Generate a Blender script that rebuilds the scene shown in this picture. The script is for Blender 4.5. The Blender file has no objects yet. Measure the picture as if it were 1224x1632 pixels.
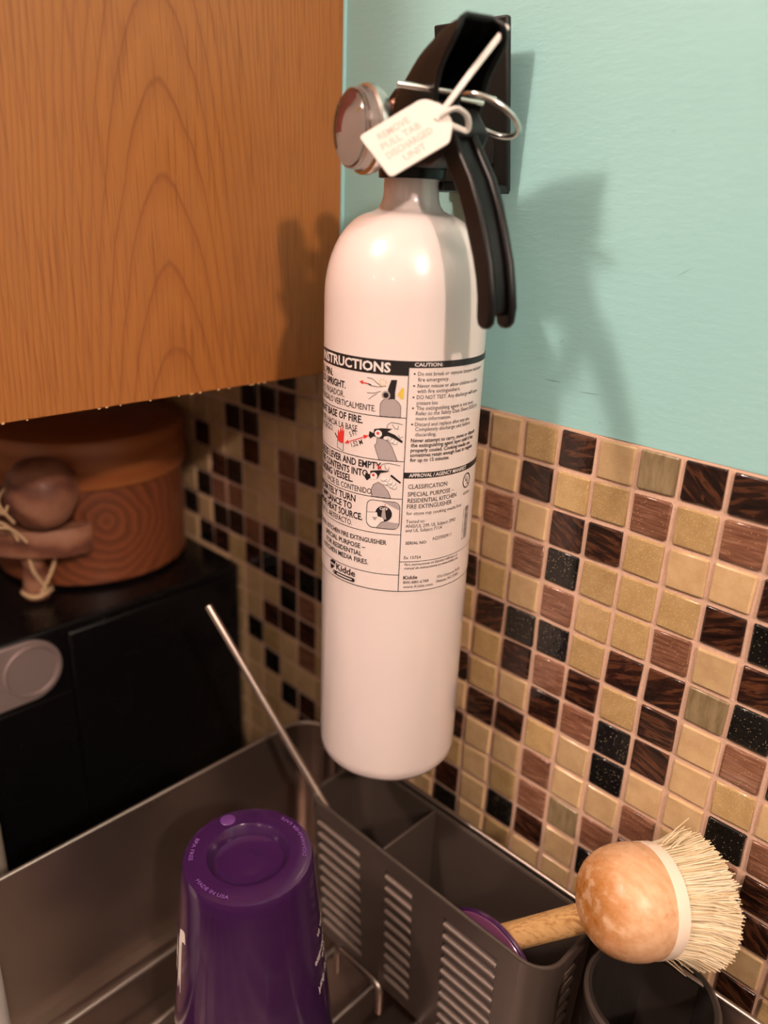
import bpy, bmesh, math, random
from mathutils import Vector, Matrix, noise
random.seed(7)
PI = math.pi
scene = bpy.context.scene
COL = scene.collection

# ------------------------------------------------------------------ camera
cd = bpy.data.cameras.new('camera')
cam = bpy.data.objects.new('camera', cd)
COL.objects.link(cam)
RIGHT = Vector((0.7115956, 0.7016565, 0.0361918))
DOWN = Vector((0.2807863, -0.2367886, -0.9301023))
FWD = Vector((-0.6440425, 0.6720189, -0.3655133))
m = Matrix((RIGHT, -DOWN, -FWD)).transposed().to_4x4()
m.translation = Vector((0.248956, -0.341868, 0.102284))
cam.matrix_world = m
cd.sensor_fit = 'VERTICAL'
cd.sensor_height = 36.0
cd.lens = 36.0 * 1261.6 / 1632.0
cd.clip_start = 0.01
cd.dof.use_dof = True
cd.dof.focus_distance = 0.380
cd.dof.aperture_fstop = 3.9
scene.camera = cam

# ------------------------------------------------------------------ world, lamps, exposure
w = bpy.data.worlds.new('world'); scene.world = w
w.use_nodes = True
w.node_tree.nodes['Background'].inputs[0].default_value = (1.0, 0.80, 0.68, 1)
w.node_tree.nodes['Background'].inputs[1].default_value = 0.03
def lamp(name, loc, watts, radius, color):
    ld = bpy.data.lights.new(name, 'POINT'); ld.energy = watts; ld.shadow_soft_size = radius; ld.color = color
    o = bpy.data.objects.new(name, ld); o.location = loc; COL.objects.link(o); return o
WARM = (1.0, 0.765, 0.645)
lamp('ceiling_lamp', (-0.245, -0.99, 0.96), 17, 0.055, WARM)
lamp('ceiling_lamp.001', (1.19, -0.64, 0.82), 22, 0.035, WARM)
lamp('side_lamp', (0.80, -2.02, 0.73), 2.0, 0.02, WARM)
lamp('side_lamp.001', (-0.22, -2.30, 0.72), 1.0, 0.02, WARM)
scene.view_settings.view_transform = 'Standard'
scene.view_settings.look = 'None'
scene.view_settings.gamma = 1
scene.view_settings.use_curve_mapping = False
scene.view_settings.exposure = 1.24
scene.cycles.max_bounces = 10
scene.cycles.use_denoising = True

# ------------------------------------------------------------------ helpers
def link(name, mesh, mat=None, parent=None, loc=None, smooth=None):
    o = bpy.data.objects.new(name, mesh)
    COL.objects.link(o)
    if mat and not mesh.materials: mesh.materials.append(mat)
    if parent is not None:
        o.parent = parent
    if loc is not None: o.location = loc
    return o
def tag(o, label=None, cat=None, group=None, kind=None):
    if label: o['label'] = label
    if cat: o['category'] = cat
    if group: o['group'] = group
    if kind: o['kind'] = kind
    return o
def thing(name, label, cat, loc, group=None):
    o = bpy.data.objects.new(name, None); COL.objects.link(o); o.location = loc
    o.empty_display_size = 0.02
    return tag(o, label, cat, group)
def base(o):
    """world offset of a (parent chain) object, none of which is rotated"""
    v = Vector((0, 0, 0))
    while o is not None:
        v += o.location; o = o.parent
    return v
class MB:
    """collects geometry in world coordinates, builds ONE mesh object"""
    def __init__(s): s.v = []; s.f = []; s.sm = []
    def add(s, vs, fs, smooth=False):
        n = len(s.v); s.v += [Vector(p) for p in vs]
        s.f += [tuple(i + n for i in f) for f in fs]; s.sm += [smooth] * len(fs)
    def box(s, x0, x1, y0, y1, z0, z1):
        vs = [(x, y, z) for x in (x0, x1) for y in (y0, y1) for z in (z0, z1)]
        s.add(vs, [(0, 1, 3, 2), (4, 6, 7, 5), (0, 4, 5, 1), (2, 3, 7, 6), (0, 2, 6, 4), (1, 5, 7, 3)])
    def prism(s, pts, T, h0, h1):
        """pts: 2D outline; T(u,v,h)->world"""
        n = len(pts)
        vs = [T(u, v, h0) for u, v in pts] + [T(u, v, h1) for u, v in pts]
        fs = [tuple(range(n))[::-1], tuple(range(n, 2 * n))] + [(i, (i + 1) % n, (i + 1) % n + n, i + n) for i in range(n)]
        s.add(vs, fs)
    def tube(s, pts, r, seg=10, closed=False, cap=True, flat=1.0):
        pts = [Vector(p) for p in pts]; n = len(pts)
        rr = r if isinstance(r, (list, tuple)) else [r] * n
        prev = None; vs = []
        for i, p in enumerate(pts):
            if closed: t = (pts[(i + 1) % n] - pts[i - 1]).normalized()
            else: t = (pts[min(i + 1, n - 1)] - pts[max(i - 1, 0)]).normalized()
            if prev is None:
                a = Vector((0, 0, 1)) if abs(t.z) < .9 else Vector((1, 0, 0))
                u = t.cross(a).normalized()
            else:
                u = (prev - t * prev.dot(t)).normalized()
            prev = u; v = t.cross(u)
            for k in range(seg):
                a = 2 * PI * k / seg
                vs.append(p + (u * math.cos(a) + v * math.sin(a) * flat) * rr[i])
        fs = []
        for i in range(n if closed else n - 1):
            j = (i + 1) % n
            for k in range(seg):
                fs.append((i * seg + k, i * seg + (k + 1) % seg, j * seg + (k + 1) % seg, j * seg + k))
        if cap and not closed:
            fs.append(tuple(range(seg))[::-1]); fs.append(tuple((n - 1) * seg + k for k in range(seg)))
        s.add(vs, fs, True)
    def lathe(s, prof, o, ax=(0, 0, 1), seg=64, wob=None):
        """prof: list of (r, h); r==0 collapses to a point"""
        ax = Vector(ax).normalized(); o = Vector(o)
        a = Vector((0, 0, 1)) if abs(ax.z) < .9 else Vector((1, 0, 0))
        u = ax.cross(a).normalized(); v = ax.cross(u)
        vs = []; idx = []
        for r, h in prof:
            if r <= 1e-9:
                idx.append([len(vs)] * seg); vs.append(o + ax * h)
            else:
                idx.append(list(range(len(vs), len(vs) + seg)))
                for k in range(seg):
                    t = 2 * PI * k / seg
                    q = r * (wob(t, h) if wob else 1)
                    vs.append(o + ax * h + (u * math.cos(t) + v * math.sin(t)) * q)
        fs = []
        for i in range(len(prof) - 1):
            for k in range(seg):
                k2 = (k + 1) % seg
                f = []
                for q in (idx[i][k], idx[i][k2], idx[i + 1][k2], idx[i + 1][k]):
                    if q not in f: f.append(q)
                if len(f) > 2: fs.append(tuple(f))
        s.add(vs, fs, True)
    def build(s, name, mat, parent=None, bevel=0, label=None, kind=None, sub=0, flip=True, seg=2):
        off = base(parent) if parent is not None else Vector((0, 0, 0))
        me = bpy.data.meshes.new(name)
        me.from_pydata([tuple(p - off) for p in s.v], [], s.f)
        me.polygons.foreach_set('use_smooth', s.sm)
        if flip:
            bm = bmesh.new(); bm.from_mesh(me)
            bmesh.ops.recalc_face_normals(bm, faces=bm.faces)
            for e in bm.edges:
                if len(e.link_faces) == 2 and e.calc_face_angle(0) > math.radians(38): e.smooth = False
            bm.to_mesh(me); bm.free()
        me.update()
        o = link(name, me, mat, parent)
        if bevel:
            b = o.modifiers.new('bevel', 'BEVEL'); b.width = bevel; b.segments = seg; b.limit_method = 'ANGLE'; b.angle_limit = math.radians(35)
            b.harden_normals = False
            for p in me.polygons: p.use_smooth = True
        if sub:
            b = o.modifiers.new('sub', 'SUBSURF'); b.levels = b.render_levels = sub
        if label: o['label'] = label
        if kind: o['kind'] = kind
        return o
def spline(pts, k=6):
    pts = [Vector(p) for p in pts]; q = [pts[0]] + pts + [pts[-1]]; out = []
    for i in range(1, len(q) - 2):
        for j in range(k):
            t = j / k; a, b, c, d = q[i - 1], q[i], q[i + 1], q[i + 2]
            out.append(.5 * (2 * b + (c - a) * t + (2 * a - 5 * b + 4 * c - d) * t * t + (3 * b - a - 3 * c + d) * t ** 3))
    return out + [pts[-1]]
def rrect(x0, x1, y0, y1, r, n=6):
    """rounded rectangle, counter-clockwise; r may be 4 radii for corners (x1,y1),(x0,y1),(x0,y0),(x1,y0)"""
    rs = r if isinstance(r, (list, tuple)) else [r] * 4
    out = []
    for (cx, cy, a0, q) in ((x1 - rs[0], y1 - rs[0], 0, rs[0]), (x0 + rs[1], y1 - rs[1], 90, rs[1]), (x0 + rs[2], y0 + rs[2], 180, rs[2]), (x1 - rs[3], y0 + rs[3], 270, rs[3])):
        for k in range(n + 1):
            a = math.radians(a0 + 90 * k / n)
            out.append((cx + q * math.cos(a), cy + q * math.sin(a)))
    return out

# ------------------------------------------------------------------ materials
class NT:
    def __init__(s, name):
        s.m = bpy.data.materials.new(name); s.m.use_nodes = True
        s.n = s.m.node_tree.nodes; s.l = s.m.node_tree.links
        s.p = s.n['Principled BSDF']
    def node(s, t, **kw):
        n = s.n.new(t)
        for k, v in kw.items():
            if k in n.inputs: n.inputs[k].default_value = v
            else: setattr(n, k, v)
        return n
    def set(s, **kw):
        for k, v in kw.items():
            k = k.replace('_', ' ')
            i = s.p.inputs[k]
            if hasattr(v, 'is_linked') or isinstance(v, bpy.types.NodeSocket): s.l.new(v, i)
            else: i.default_value = v if not (isinstance(v, tuple) and len(v) == 3) else (*v, 1)
        return s
    def coord(s, which='Object', scale=(1, 1, 1), rot=(0, 0, 0), loc=(0, 0, 0)):
        t = s.n.new('ShaderNodeTexCoord'); mp = s.n.new('ShaderNodeMapping')
        mp.inputs['Scale'].default_value = scale; mp.inputs['Rotation'].default_value = rot; mp.inputs['Location'].default_value = loc
        s.l.new(t.outputs[which], mp.inputs[0]); return mp.outputs[0]
    def noise(s, vec, scale, detail=3, rough=.5, dist=0):
        n = s.n.new('ShaderNodeTexNoise'); n.inputs['Scale'].default_value = scale; n.inputs['Detail'].default_value = detail
        n.inputs['Roughness'].default_value = rough; n.inputs['Distortion'].default_value = dist
        if vec is not None: s.l.new(vec, n.inputs['Vector'])
        return n.outputs['Fac']
    def ramp(s, fac, stops, interp='LINEAR'):
        r = s.n.new('ShaderNodeValToRGB'); e = r.color_ramp.elements; r.color_ramp.interpolation = interp
        while len(e) < len(stops): e.new(0.5)
        for q, (p, c) in zip(e, stops):
            q.position = p; q.color = (*c, 1) if len(c) == 3 else c
        s.l.new(fac, r.inputs[0]); return r.outputs[0]
    def mix(s, fac, a, b, mode='MIX'):
        n = s.n.new('ShaderNodeMix'); n.data_type = 'RGBA'; n.blend_type = mode
        for sock, v in ((n.inputs[0], fac), (n.inputs[6], a), (n.inputs[7], b)):
            if isinstance(v, bpy.types.NodeSocket): s.l.new(v, sock)
            elif isinstance(v, tuple): sock.default_value = (*v, 1)
            else: sock.default_value = v
        return n.outputs[2]
    def math(s, op, a, b=0.0, c=None):
        n = s.n.new('ShaderNodeMath'); n.operation = op
        for i, v in enumerate((a, b) if c is None else (a, b, c)):
            if isinstance(v, bpy.types.NodeSocket): s.l.new(v, n.inputs[i])
            else: n.inputs[i].default_value = v
        return n.outputs[0]
    def bump(s, h, strength=.3, dist=.001):
        b = s.n.new('ShaderNodeBump'); b.inputs['Strength'].default_value = strength; b.inputs['Distance'].default_value = dist
        s.l.new(h, b.inputs['Height']); s.l.new(b.outputs[0], s.p.inputs['Normal']); return s
def plain(name, col, rough=.5, metal=0.0, coat=0.0, spec=None, ior=None, trans=0.0):
    t = NT(name); t.set(Base_Color=col, Roughness=rough, Metallic=metal)
    if coat: t.set(Coat_Weight=coat, Coat_Roughness=.06)
    if spec is not None: t.set(Specular_IOR_Level=spec)
    if ior: t.set(IOR=ior)
    if trans: t.set(Transmission_Weight=trans)
    return t

def sep(t, vec):
    n = t.n.new('ShaderNodeSeparateXYZ'); t.l.new(vec, n.inputs[0]); return n.outputs

# painted wall: satin teal with faint roller relief and a few scratches
T = NT('teal_paint'); v = T.coord()
f1 = T.noise(T.coord(scale=(1, 1, 3.0)), 90, 4, .6); f2 = T.noise(v, 6, 2)
c = T.ramp(f2, [(.3, (.33, .635, .64)), (.7, (.36, .665, .67))])
T.set(Base_Color=c, Roughness=.42); T.bump(f1, .22, .0012); TEAL = T.m
T = NT('room_paint'); T.set(Base_Color=T.ramp(T.noise(T.coord(), 3), [(.3, (.22, .20, .18)), (.7, (.26, .24, .22))]), Roughness=.8); ROOM = T.m
NICK = plain('paint_nick', (.17, .27, .25), .6).m
T = NT('ceiling_paint'); T.set(Base_Color=T.ramp(T.noise(T.coord(), 3), [(.3, (.70, .66, .62)), (.7, (.74, .70, .66))]), Roughness=.9); CEIL = T.m
# grout
T = NT('grout'); f = T.noise(T.coord(), 900, 4, .7)
g2 = T.noise(T.coord(), 60, 3)
T.set(Base_Color=T.mix(T.math('MULTIPLY', g2, .5), T.ramp(f, [(.3, (.54, .35, .25)), (.7, (.68, .47, .36))]), (.52, .32, .22)), Roughness=.8); T.bump(f, .5, .0004); GROUT = T.m
# oak veneer: vertical cathedral grain (panel lies in the y-z plane)
T = NT('oak_veneer'); v = T.coord(); x, y, z = sep(T, v)
n1 = T.noise(T.coord(scale=(1, 1, .25)), 22, 3, .55)
yy = T.math('ADD', y, 0.118); yy = T.math('ADD', yy, T.math('MULTIPLY', T.math('SUBTRACT', n1, .5), .012))
f = T.math('ADD', T.math('MULTIPLY', T.math('MULTIPLY', yy, yy), 100.0), z)
f = T.math('ADD', f, T.math('MULTIPLY', T.noise(T.coord(scale=(1, 1, .35)), 45, 4, .6), .016))
ring = T.math('FRACT', T.math('ADD', T.math('MULTIPLY', f, 24.0), .15))
ringc = T.ramp(ring, [(0, (.385, .135, .026)), (.55, (.42, .152, .031)), (.86, (.37, .125, .024)), (.94, (.275, .086, .016)), (1, (.38, .13, .025))])
pores = T.noise(T.coord(scale=(1, 1, .035)), 620, 3, .6)
pores2 = T.noise(T.coord(scale=(1, 1, .02)), 260, 2, .5)
pc = T.ramp(pores, [(.52, (0, 0, 0)), (.66, (1, 1, 1))])
c = T.mix(T.math('MULTIPLY', pc, .65), ringc, (.23, .066, .012))
c = T.mix(T.math('MULTIPLY', T.ramp(pores2, [(.42, (0, 0, 0)), (.62, (1, 1, 1))]), .35), c, (.34, .12, .03))
T.set(Base_Color=c, Roughness=.42, Coat_Weight=.15, Coat_Roughness=.35); T.bump(pores, .15, .0003); OAK = T.m
OAK_EDGE = plain('oak_raw_edge', (.62, .38, .18), .7).m
# red-brown wood for the lidded box
def redwood(name, ca, cb, cc, sc=(1, 1, 6), wscale=26, dist=5, rough=.42, bmp=.15):
    T = NT(name)
    n = T.n.new('ShaderNodeTexWave'); n.wave_type = 'BANDS'; n.bands_direction = 'Z'
    n.inputs['Scale'].default_value = wscale; n.inputs['Distortion'].default_value = dist; n.inputs['Detail'].default_value = 3; n.inputs['Detail Scale'].default_value = 1.2
    T.l.new(T.coord(scale=(1, 1, 1)), n.inputs['Vector'])
    f = T.noise(T.coord(scale=sc), 120, 4, .6)
    c = T.ramp(n.outputs['Fac'], [(0, ca), (.6, cb), (1, cc)])
    c = T.mix(T.math('MULTIPLY', f, .5), c, ca)
    T.set(Base_Color=c, Roughness=rough, Coat_Weight=.12, Coat_Roughness=.3); T.bump(f, bmp, .0006); return T.m
def knotwood():
    T = NT('box_wood'); v = T.coord()
    d = T.n.new('ShaderNodeVectorMath'); d.operation = 'DISTANCE'; T.l.new(v, d.inputs[0]); d.inputs[1].default_value = (.0700, -.0210, .0510)
    n = T.noise(T.coord(scale=(1, 1, 1.4)), 28, 3, .5)
    f = T.math('ADD', d.outputs['Value'], T.math('MULTIPLY', n, .016))
    r = T.math('FRACT', T.math('MULTIPLY', f, 130.0))
    c = T.ramp(r, [(0, (.135, .036, .014)), (.5, (.235, .068, .025)), (.85, (.30, .092, .034)), (1, (.14, .038, .015))])
    c = T.mix(T.math('MULTIPLY', T.noise(T.coord(scale=(1, 1, 5)), 300, 3), .4), c, (.13, .036, .015))
    T.set(Base_Color=c, Roughness=.42, Coat_Weight=.15, Coat_Roughness=.3); return T.m
BOXWOOD = knotwood()
PLUMWOOD = redwood('plum_wood', (.13, .034, .014), (.20, .056, .022), (.25, .075, .028), wscale=9, dist=7)
LIDWOOD = redwood('lid_wood', (.34, .10, .028), (.40, .13, .038), (.46, .16, .05), wscale=22, dist=2)
KNOBWOOD = redwood('knob_wood', (.16, .055, .032), (.34, .14, .08), (.42, .20, .12), sc=(2, 2, 2), wscale=14, dist=9, rough=.6, bmp=.9)
CORD = plain('cord', (.62, .42, .24), .85).m
# extinguisher
T = NT('white_enamel'); T.set(Base_Color=(.78, .685, .66), Roughness=.22, Coat_Weight=.6, Coat_Roughness=.04); ENAMEL = T.m
T = NT('label_film'); T.set(Base_Color=(.80, .695, .665), Roughness=.26, Coat_Weight=.3, Coat_Roughness=.08); FILM = T.m
INK = plain('black_ink', (.018, .014, .015), .4).m
WINK = plain('white_ink', (.80, .74, .71), .4).m
RED = plain('red_ink', (.75, .04, .03), .4).m
GREYINK = plain('grey_ink', (.40, .34, .34), .45).m
YEL = plain('yellow_ink', (.72, .52, .08), .45).m
FAINT = plain('faded_ink', (.52, .43, .38), .6).m
BLACKP = plain('black_plastic', (.004, .0036, .0036), .34, spec=.32).m
BLACKM = plain('black_bracket_metal', (.009, .010, .0095), .45, spec=.35).m
STEEL = plain('bright_steel', (.72, .70, .66), .18, 1.0).m
NICKEL = plain('nickel', (.62, .60, .57), .25, 1.0).m
CARD = plain('white_tag_plastic', (.74, .67, .62), .5).m
TIE = plain('white_nylon', (.80, .74, .69), .4).m
T = NT('clear_lens'); T.set(Base_Color=(.96, .94, .93), Roughness=.04, Transmission_Weight=1.0, IOR=1.45); LENS = T.m
DIAL = plain('dial_face', (.70, .62, .58), .5).m
DIALRED = plain('dial_red', (.42, .06, .07), .5).m
# counter things
T = NT('black_gloss'); f = T.noise(T.coord(), 40, 3)
T.set(Base_Color=(.004, .0036, .004), Specular_IOR_Level=.35, Roughness=T.ramp(f, [(.3, (.22, .22, .22)), (.7, (.30, .30, .30))])); BLACKG = T.m
BLACKS = plain('black_satin', (.008, .0075, .008), .38).m
SILVERP = plain('silver_panel', (.29, .22, .21), .42, .35).m
T = NT('brushed_tray_steel'); v = T.coord(scale=(1, .05, 1)); f = T.noise(v, 500, 4, .6); f2 = T.noise(T.coord(), 9, 4, .6)
c = T.mix(f2, (.22, .165, .14), (.36, .275, .23))
T.set(Base_Color=c, Metallic=.9, Roughness=T.ramp(f2, [(.3, (.26, .26, .26)), (.7, (.42, .42, .42))])); T.bump(f, .06, .0003); TRAY = T.m
PALESTEEL = plain('pale_steel', (.50, .42, .34), .4, .5).m
WIRE = plain('wire_steel', (.42, .35, .31), .38, 1.0).m
T = NT('grey_plastic'); f = T.noise(T.coord(), 25, 4, .65)
T.set(Base_Color=T.mix(f, (.046, .034, .028), (.066, .049, .040)), Roughness=.36); T.bump(T.noise(T.coord(), 1400, 2), .05, .0002); GREYP = T.m
GREYP_LIT = plain('grey_plastic_painted_lit', (.17, .13, .11), .35).m  # holder grey made lighter: brightness of the lit louvre lips put into the colour
T = NT('smoke_plastic'); T.set(Base_Color=(.022, .018, .016), Roughness=.24, Specular_IOR_Level=.4); SMOKE = T.m
T = NT('purple_plastic'); T.set(Base_Color=(.080, .020, .115), Roughness=.13, Transmission_Weight=.55, IOR=1.49, Specular_IOR_Level=.6); PURPLE = T.m
PURPLE_DISC = plain('purple_disc', (.105, .035, .16), .25).m
PURPLE_TXT = plain('purple_emboss', (.17, .07, .25), .25).m
LILAC = plain('lilac_plastic', (.22, .07, .16), .15, trans=.4).m
WHITEP = plain('white_plastic', (.72, .64, .60), .35).m
# bamboo handle and beech head
T = NT('bamboo'); f = T.noise(T.coord(scale=(1, 1, 1)), 12, 2)
AX_H = Vector((0.60, -0.10, 0.10))
n = T.n.new('ShaderNodeTexNoise'); n.inputs['Scale'].default_value = 420; n.inputs['Detail'].default_value = 3
T.l.new(T.coord('Generated', scale=(.12, 1, 1)), n.inputs['Vector']); n.inputs['Scale'].default_value = 26
T.set(Base_Color=T.ramp(n.outputs[0], [(.32, (.42, .21, .07)), (.5, (.62, .37, .15)), (.75, (.70, .45, .20))]), Roughness=.5); BAMBOO = T.m
T = NT('beech'); v = T.coord('Generated', scale=(.35, 1, 1)); f = T.noise(v, 14, 4, .6); g = T.noise(T.coord('Generated'), 7, 5, .65)
c = T.ramp(f, [(.35, (.60, .33, .17)), (.6, (.70, .43, .25)), (.8, (.75, .50, .31))])
gs = sep(T, T.coord('Generated')); gx = T.math('MULTIPLY', T.math('ADD', gs[0], gs[1]), .5)
msk = T.math('MULTIPLY', T.ramp(gx, [(.22, (1, 1, 1)), (.46, (0, 0, 0))]), T.ramp(g, [(.40, (0, 0, 0)), (.50, (1, 1, 1))]))
c = T.mix(msk, c, (.50, .20, .045))
T.set(Base_Color=c, Roughness=T.ramp(g, [(.4, (.5, .5, .5)), (.6, (.25, .25, .25))])); BEECH = T.m
BAND = plain('ivory_band', (.80, .68, .56), .35).m
T = NT('tampico'); oi = T.n.new('ShaderNodeNewGeometry')
T.set(Base_Color=T.ramp(oi.outputs['Random Per Island'], [(0, (.72, .56, .33)), (.5, (.82, .68, .46)), (1, (.88, .77, .58))]), Roughness=.55); BRIST = T.m
T = NT('dark_granite'); f = T.noise(T.coord(), 160, 4, .7)
T.set(Base_Color=T.ramp(f, [(.35, (.012, .010, .009)), (.65, (.07, .055, .045))]), Roughness=.2); GRANITE = T.m
FLOORM = plain('floor_planks', (.25, .15, .08), .5).m

# glass mosaic kinds
def tile_mat(name, stops, scale, sc, rough=.12, sparkle=0.0, streak=False, bumps=.12, coat=.5, base_var=.12):
    T = NT(name)
    oi = T.n.new('ShaderNodeObjectInfo')
    tc = T.n.new('ShaderNodeTexCoord')
    add = T.n.new('ShaderNodeVectorMath'); add.operation = 'ADD'
    T.l.new(tc.outputs['Object'], add.inputs[0])
    mul = T.n.new('ShaderNodeVectorMath'); mul.operation = 'SCALE'; mul.inputs['Scale'].default_value = 1.0
    cmb = T.n.new('ShaderNodeCombineXYZ')
    r = oi.outputs['Random']
    T.l.new(T.math('MULTIPLY', r, 13.7), cmb.inputs[0]); T.l.new(T.math('MULTIPLY', r, 7.3), cmb.inputs[1]); T.l.new(T.math('MULTIPLY', r, 29.1), cmb.inputs[2])
    # random rotation of the streaks in the tile's plane
    rot = T.n.new('ShaderNodeVectorRotate'); rot.rotation_type = 'AXIS_ANGLE'; rot.inputs['Axis'].default_value = (0, 1, 0)
    T.l.new(T.math('MULTIPLY', T.math('SUBTRACT', T.math('FRACT', T.math('MULTIPLY', r, 17.0)), .5), 1.6 if streak else 0.0), rot.inputs['Angle'])
    T.l.new(tc.outputs['Object'], rot.inputs['Vector'])
    T.l.new(rot.outputs[0], add.inputs[0]); T.l.new(cmb.outputs[0], add.inputs[1])
    mp = T.n.new('ShaderNodeMapping'); mp.inputs['Scale'].default_value = sc; T.l.new(add.outputs[0], mp.inputs[0])
    f = T.noise(mp.outputs[0], scale, 3, .55, .6 if streak else 0)
    c = T.ramp(f, stops)
    hsv = T.n.new('ShaderNodeHueSaturation'); T.l.new(c, hsv.inputs['Color'])
    T.l.new(T.math('ADD', T.math('MULTIPLY', T.math('FRACT', T.math('MULTIPLY', r, 5.0)), base_var * 2), 1 - base_var), hsv.inputs['Value'])
    c = hsv.outputs[0]
    if sparkle:
        vo = T.n.new('ShaderNodeTexVoronoi'); vo.inputs['Scale'].default_value = 1350; T.l.new(add.outputs[0], vo.inputs['Vector'])
        d = T.ramp(vo.outputs['Distance'], [(.10, (1, 1, 1)), (.30, (0, 0, 0))])
        vv = sep(T, vo.outputs['Color'])
        pick = T.math('GREATER_THAN', vv[0], 1 - sparkle)
        fac = T.math('MULTIPLY', d, pick)
        c = T.mix(fac, c, (.90, .74, .45))
    T.set(Base_Color=c, Roughness=rough, Coat_Weight=coat, Coat_Roughness=.05)
    T.bump(T.noise(add.outputs[0], 260, 3), bumps, .0008)
    return T.m
MT = {
 'B': tile_mat('cream_glass', [(.3, (.52, .35, .18)), (.7, (.62, .44, .24))], 120, (1, 1, 1), sparkle=.10),
 'G': tile_mat('gold_fleck_glass', [(.3, (.40, .26, .11)), (.7, (.50, .345, .16))], 110, (1, 1, 1), sparkle=.62),
 'D': tile_mat('dark_brown_glass', [(.38, (.012, .006, .005)), (.52, (.040, .014, .008)), (.62, (.11, .042, .019)), (.70, (.030, .011, .007))], 62, (1, 1, 6.0), streak=True, bumps=.35),
 'K': tile_mat('black_glass', [(.3, (.004, .004, .004)), (.7, (.010, .009, .008))], 80, (1, 1, 1), sparkle=.16, bumps=.3),
 'C': tile_mat('copper_glass', [(.3, (.13, .052, .030)), (.55, (.23, .105, .062)), (.75, (.36, .20, .13))], 150, (.5, 1, 5), streak=False, bumps=.35, sparkle=.10),
 'O': tile_mat('olive_glass', [(.3, (.17, .12, .06)), (.7, (.30, .23, .13))], 120, (2.5, 1, .6), bumps=.3),
}

# ------------------------------------------------------------------ the setting
P = 0.0217
b = MB(); b.box(-1.8, 1.9, 0.0, 0.08, 0.0, 1.07)
b.box(-1.8, 1.9, 0.004, 0.08, -1.36, 0.0)
wall = b.build('wall_back', TEAL, None); tag(wall, kind='structure')
def rough_slab():
    # grout bed with an uneven rounded top lip
    b = MB(); n = 440; x0, x1 = -1.79, 1.2
    vs = []; 
    for i in range(n + 1):
        x = x0 + (x1 - x0) * i / n
        j = noise.noise(Vector((x * 60, 0, 0))) * .0006 + noise.noise(Vector((x * 17, 5, 0))) * .0005
        for (y, z) in ((.004, -.457), (-.0007, -.457), (-.0007, -.0014 + j), (-.0002, -.0003 + j), (.004, .0004 + j)):
            vs.append((x, y, z))
    fs = []
    for i in range(n):
        for k in range(4):
            a = i * 5 + k; fs.append((a, a + 1, a + 6, a + 5))
    b.add(vs, fs, True)
    return b.build('grout_bed', GROUT, wall, flip=True)
rough_slab()
# tile meshes: slightly pillowed and irregular glass squares, 4 variants
def tile_mesh(kind, var, w=.0188, h=.0190):
    rnd = random.Random(var * 31 + ord(kind))
    bm = bmesh.new()
    out = rrect(-w / 2, w / 2, -h / 2, h / 2, .0007, 2)
    rings = [(0.0, .0012), (0.0, -.0011), (.00035, -.0015), (.0010, -.00165)]
    jit = [(rnd.uniform(-.0003, .0003), rnd.uniform(-.0003, .0003)) for _ in out]
    loops = []
    for ins, y in rings:
        L = []
        for (u, v), (ju, jv) in zip(out, jit):
            s = 1 - ins / (w / 2)
            L.append(bm.verts.new(((u + ju) * s, y, (v + jv) * s)))
        loops.append(L)
    n = len(out)
    for a, c in zip(loops, loops[1:]):
        for i in range(n):
            f = bm.faces.new((a[i], a[(i + 1) % n], c[(i + 1) % n], c[i])); f.smooth = True
    bm.faces.new(loops[-1])
    bmesh.ops.recalc_face_normals(bm, faces=bm.faces)
    if bm.faces[-1:] and bm.faces[:][-1].normal.y > 0: bmesh.ops.reverse_faces(bm, faces=bm.faces)
    me = bpy.data.meshes.new('tile_' + kind + str(var)); bm.to_mesh(me); bm.free()
    me.materials.append(MT[kind]); return me
TM = {(k, v): tile_mesh(k, v) for k in MT for v in range(3)}
ROWS = {  # columns -3 .. 9 of the mosaic, from the photograph
 0: 'BGDBGDBODDBG', 1: 'GBBDGGCGCGBD', 2: 'BBCBDDGBBDGB', 3: 'GBBCKGGGDKBG', 4: 'BDGBCGGCBDKB', 5: 'GGDKKGDDOKBC',
 6: 'BBGDCDGDBCGB', 7: 'BDGBDCKDBGBD', 8: 'GBDDGBKBBKCB', 9: 'BDBBCBBCBCDG', 10: 'DGBGCOCDBBDB', 11: 'GDBKDBDCGDBB',
 12: 'BDBGBBBGDBDG', 13: 'BGKBDGBCKBGC', 14: 'BBGDBCKBGDBG', 15: 'GDBBGKBDBCBD'}
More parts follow.
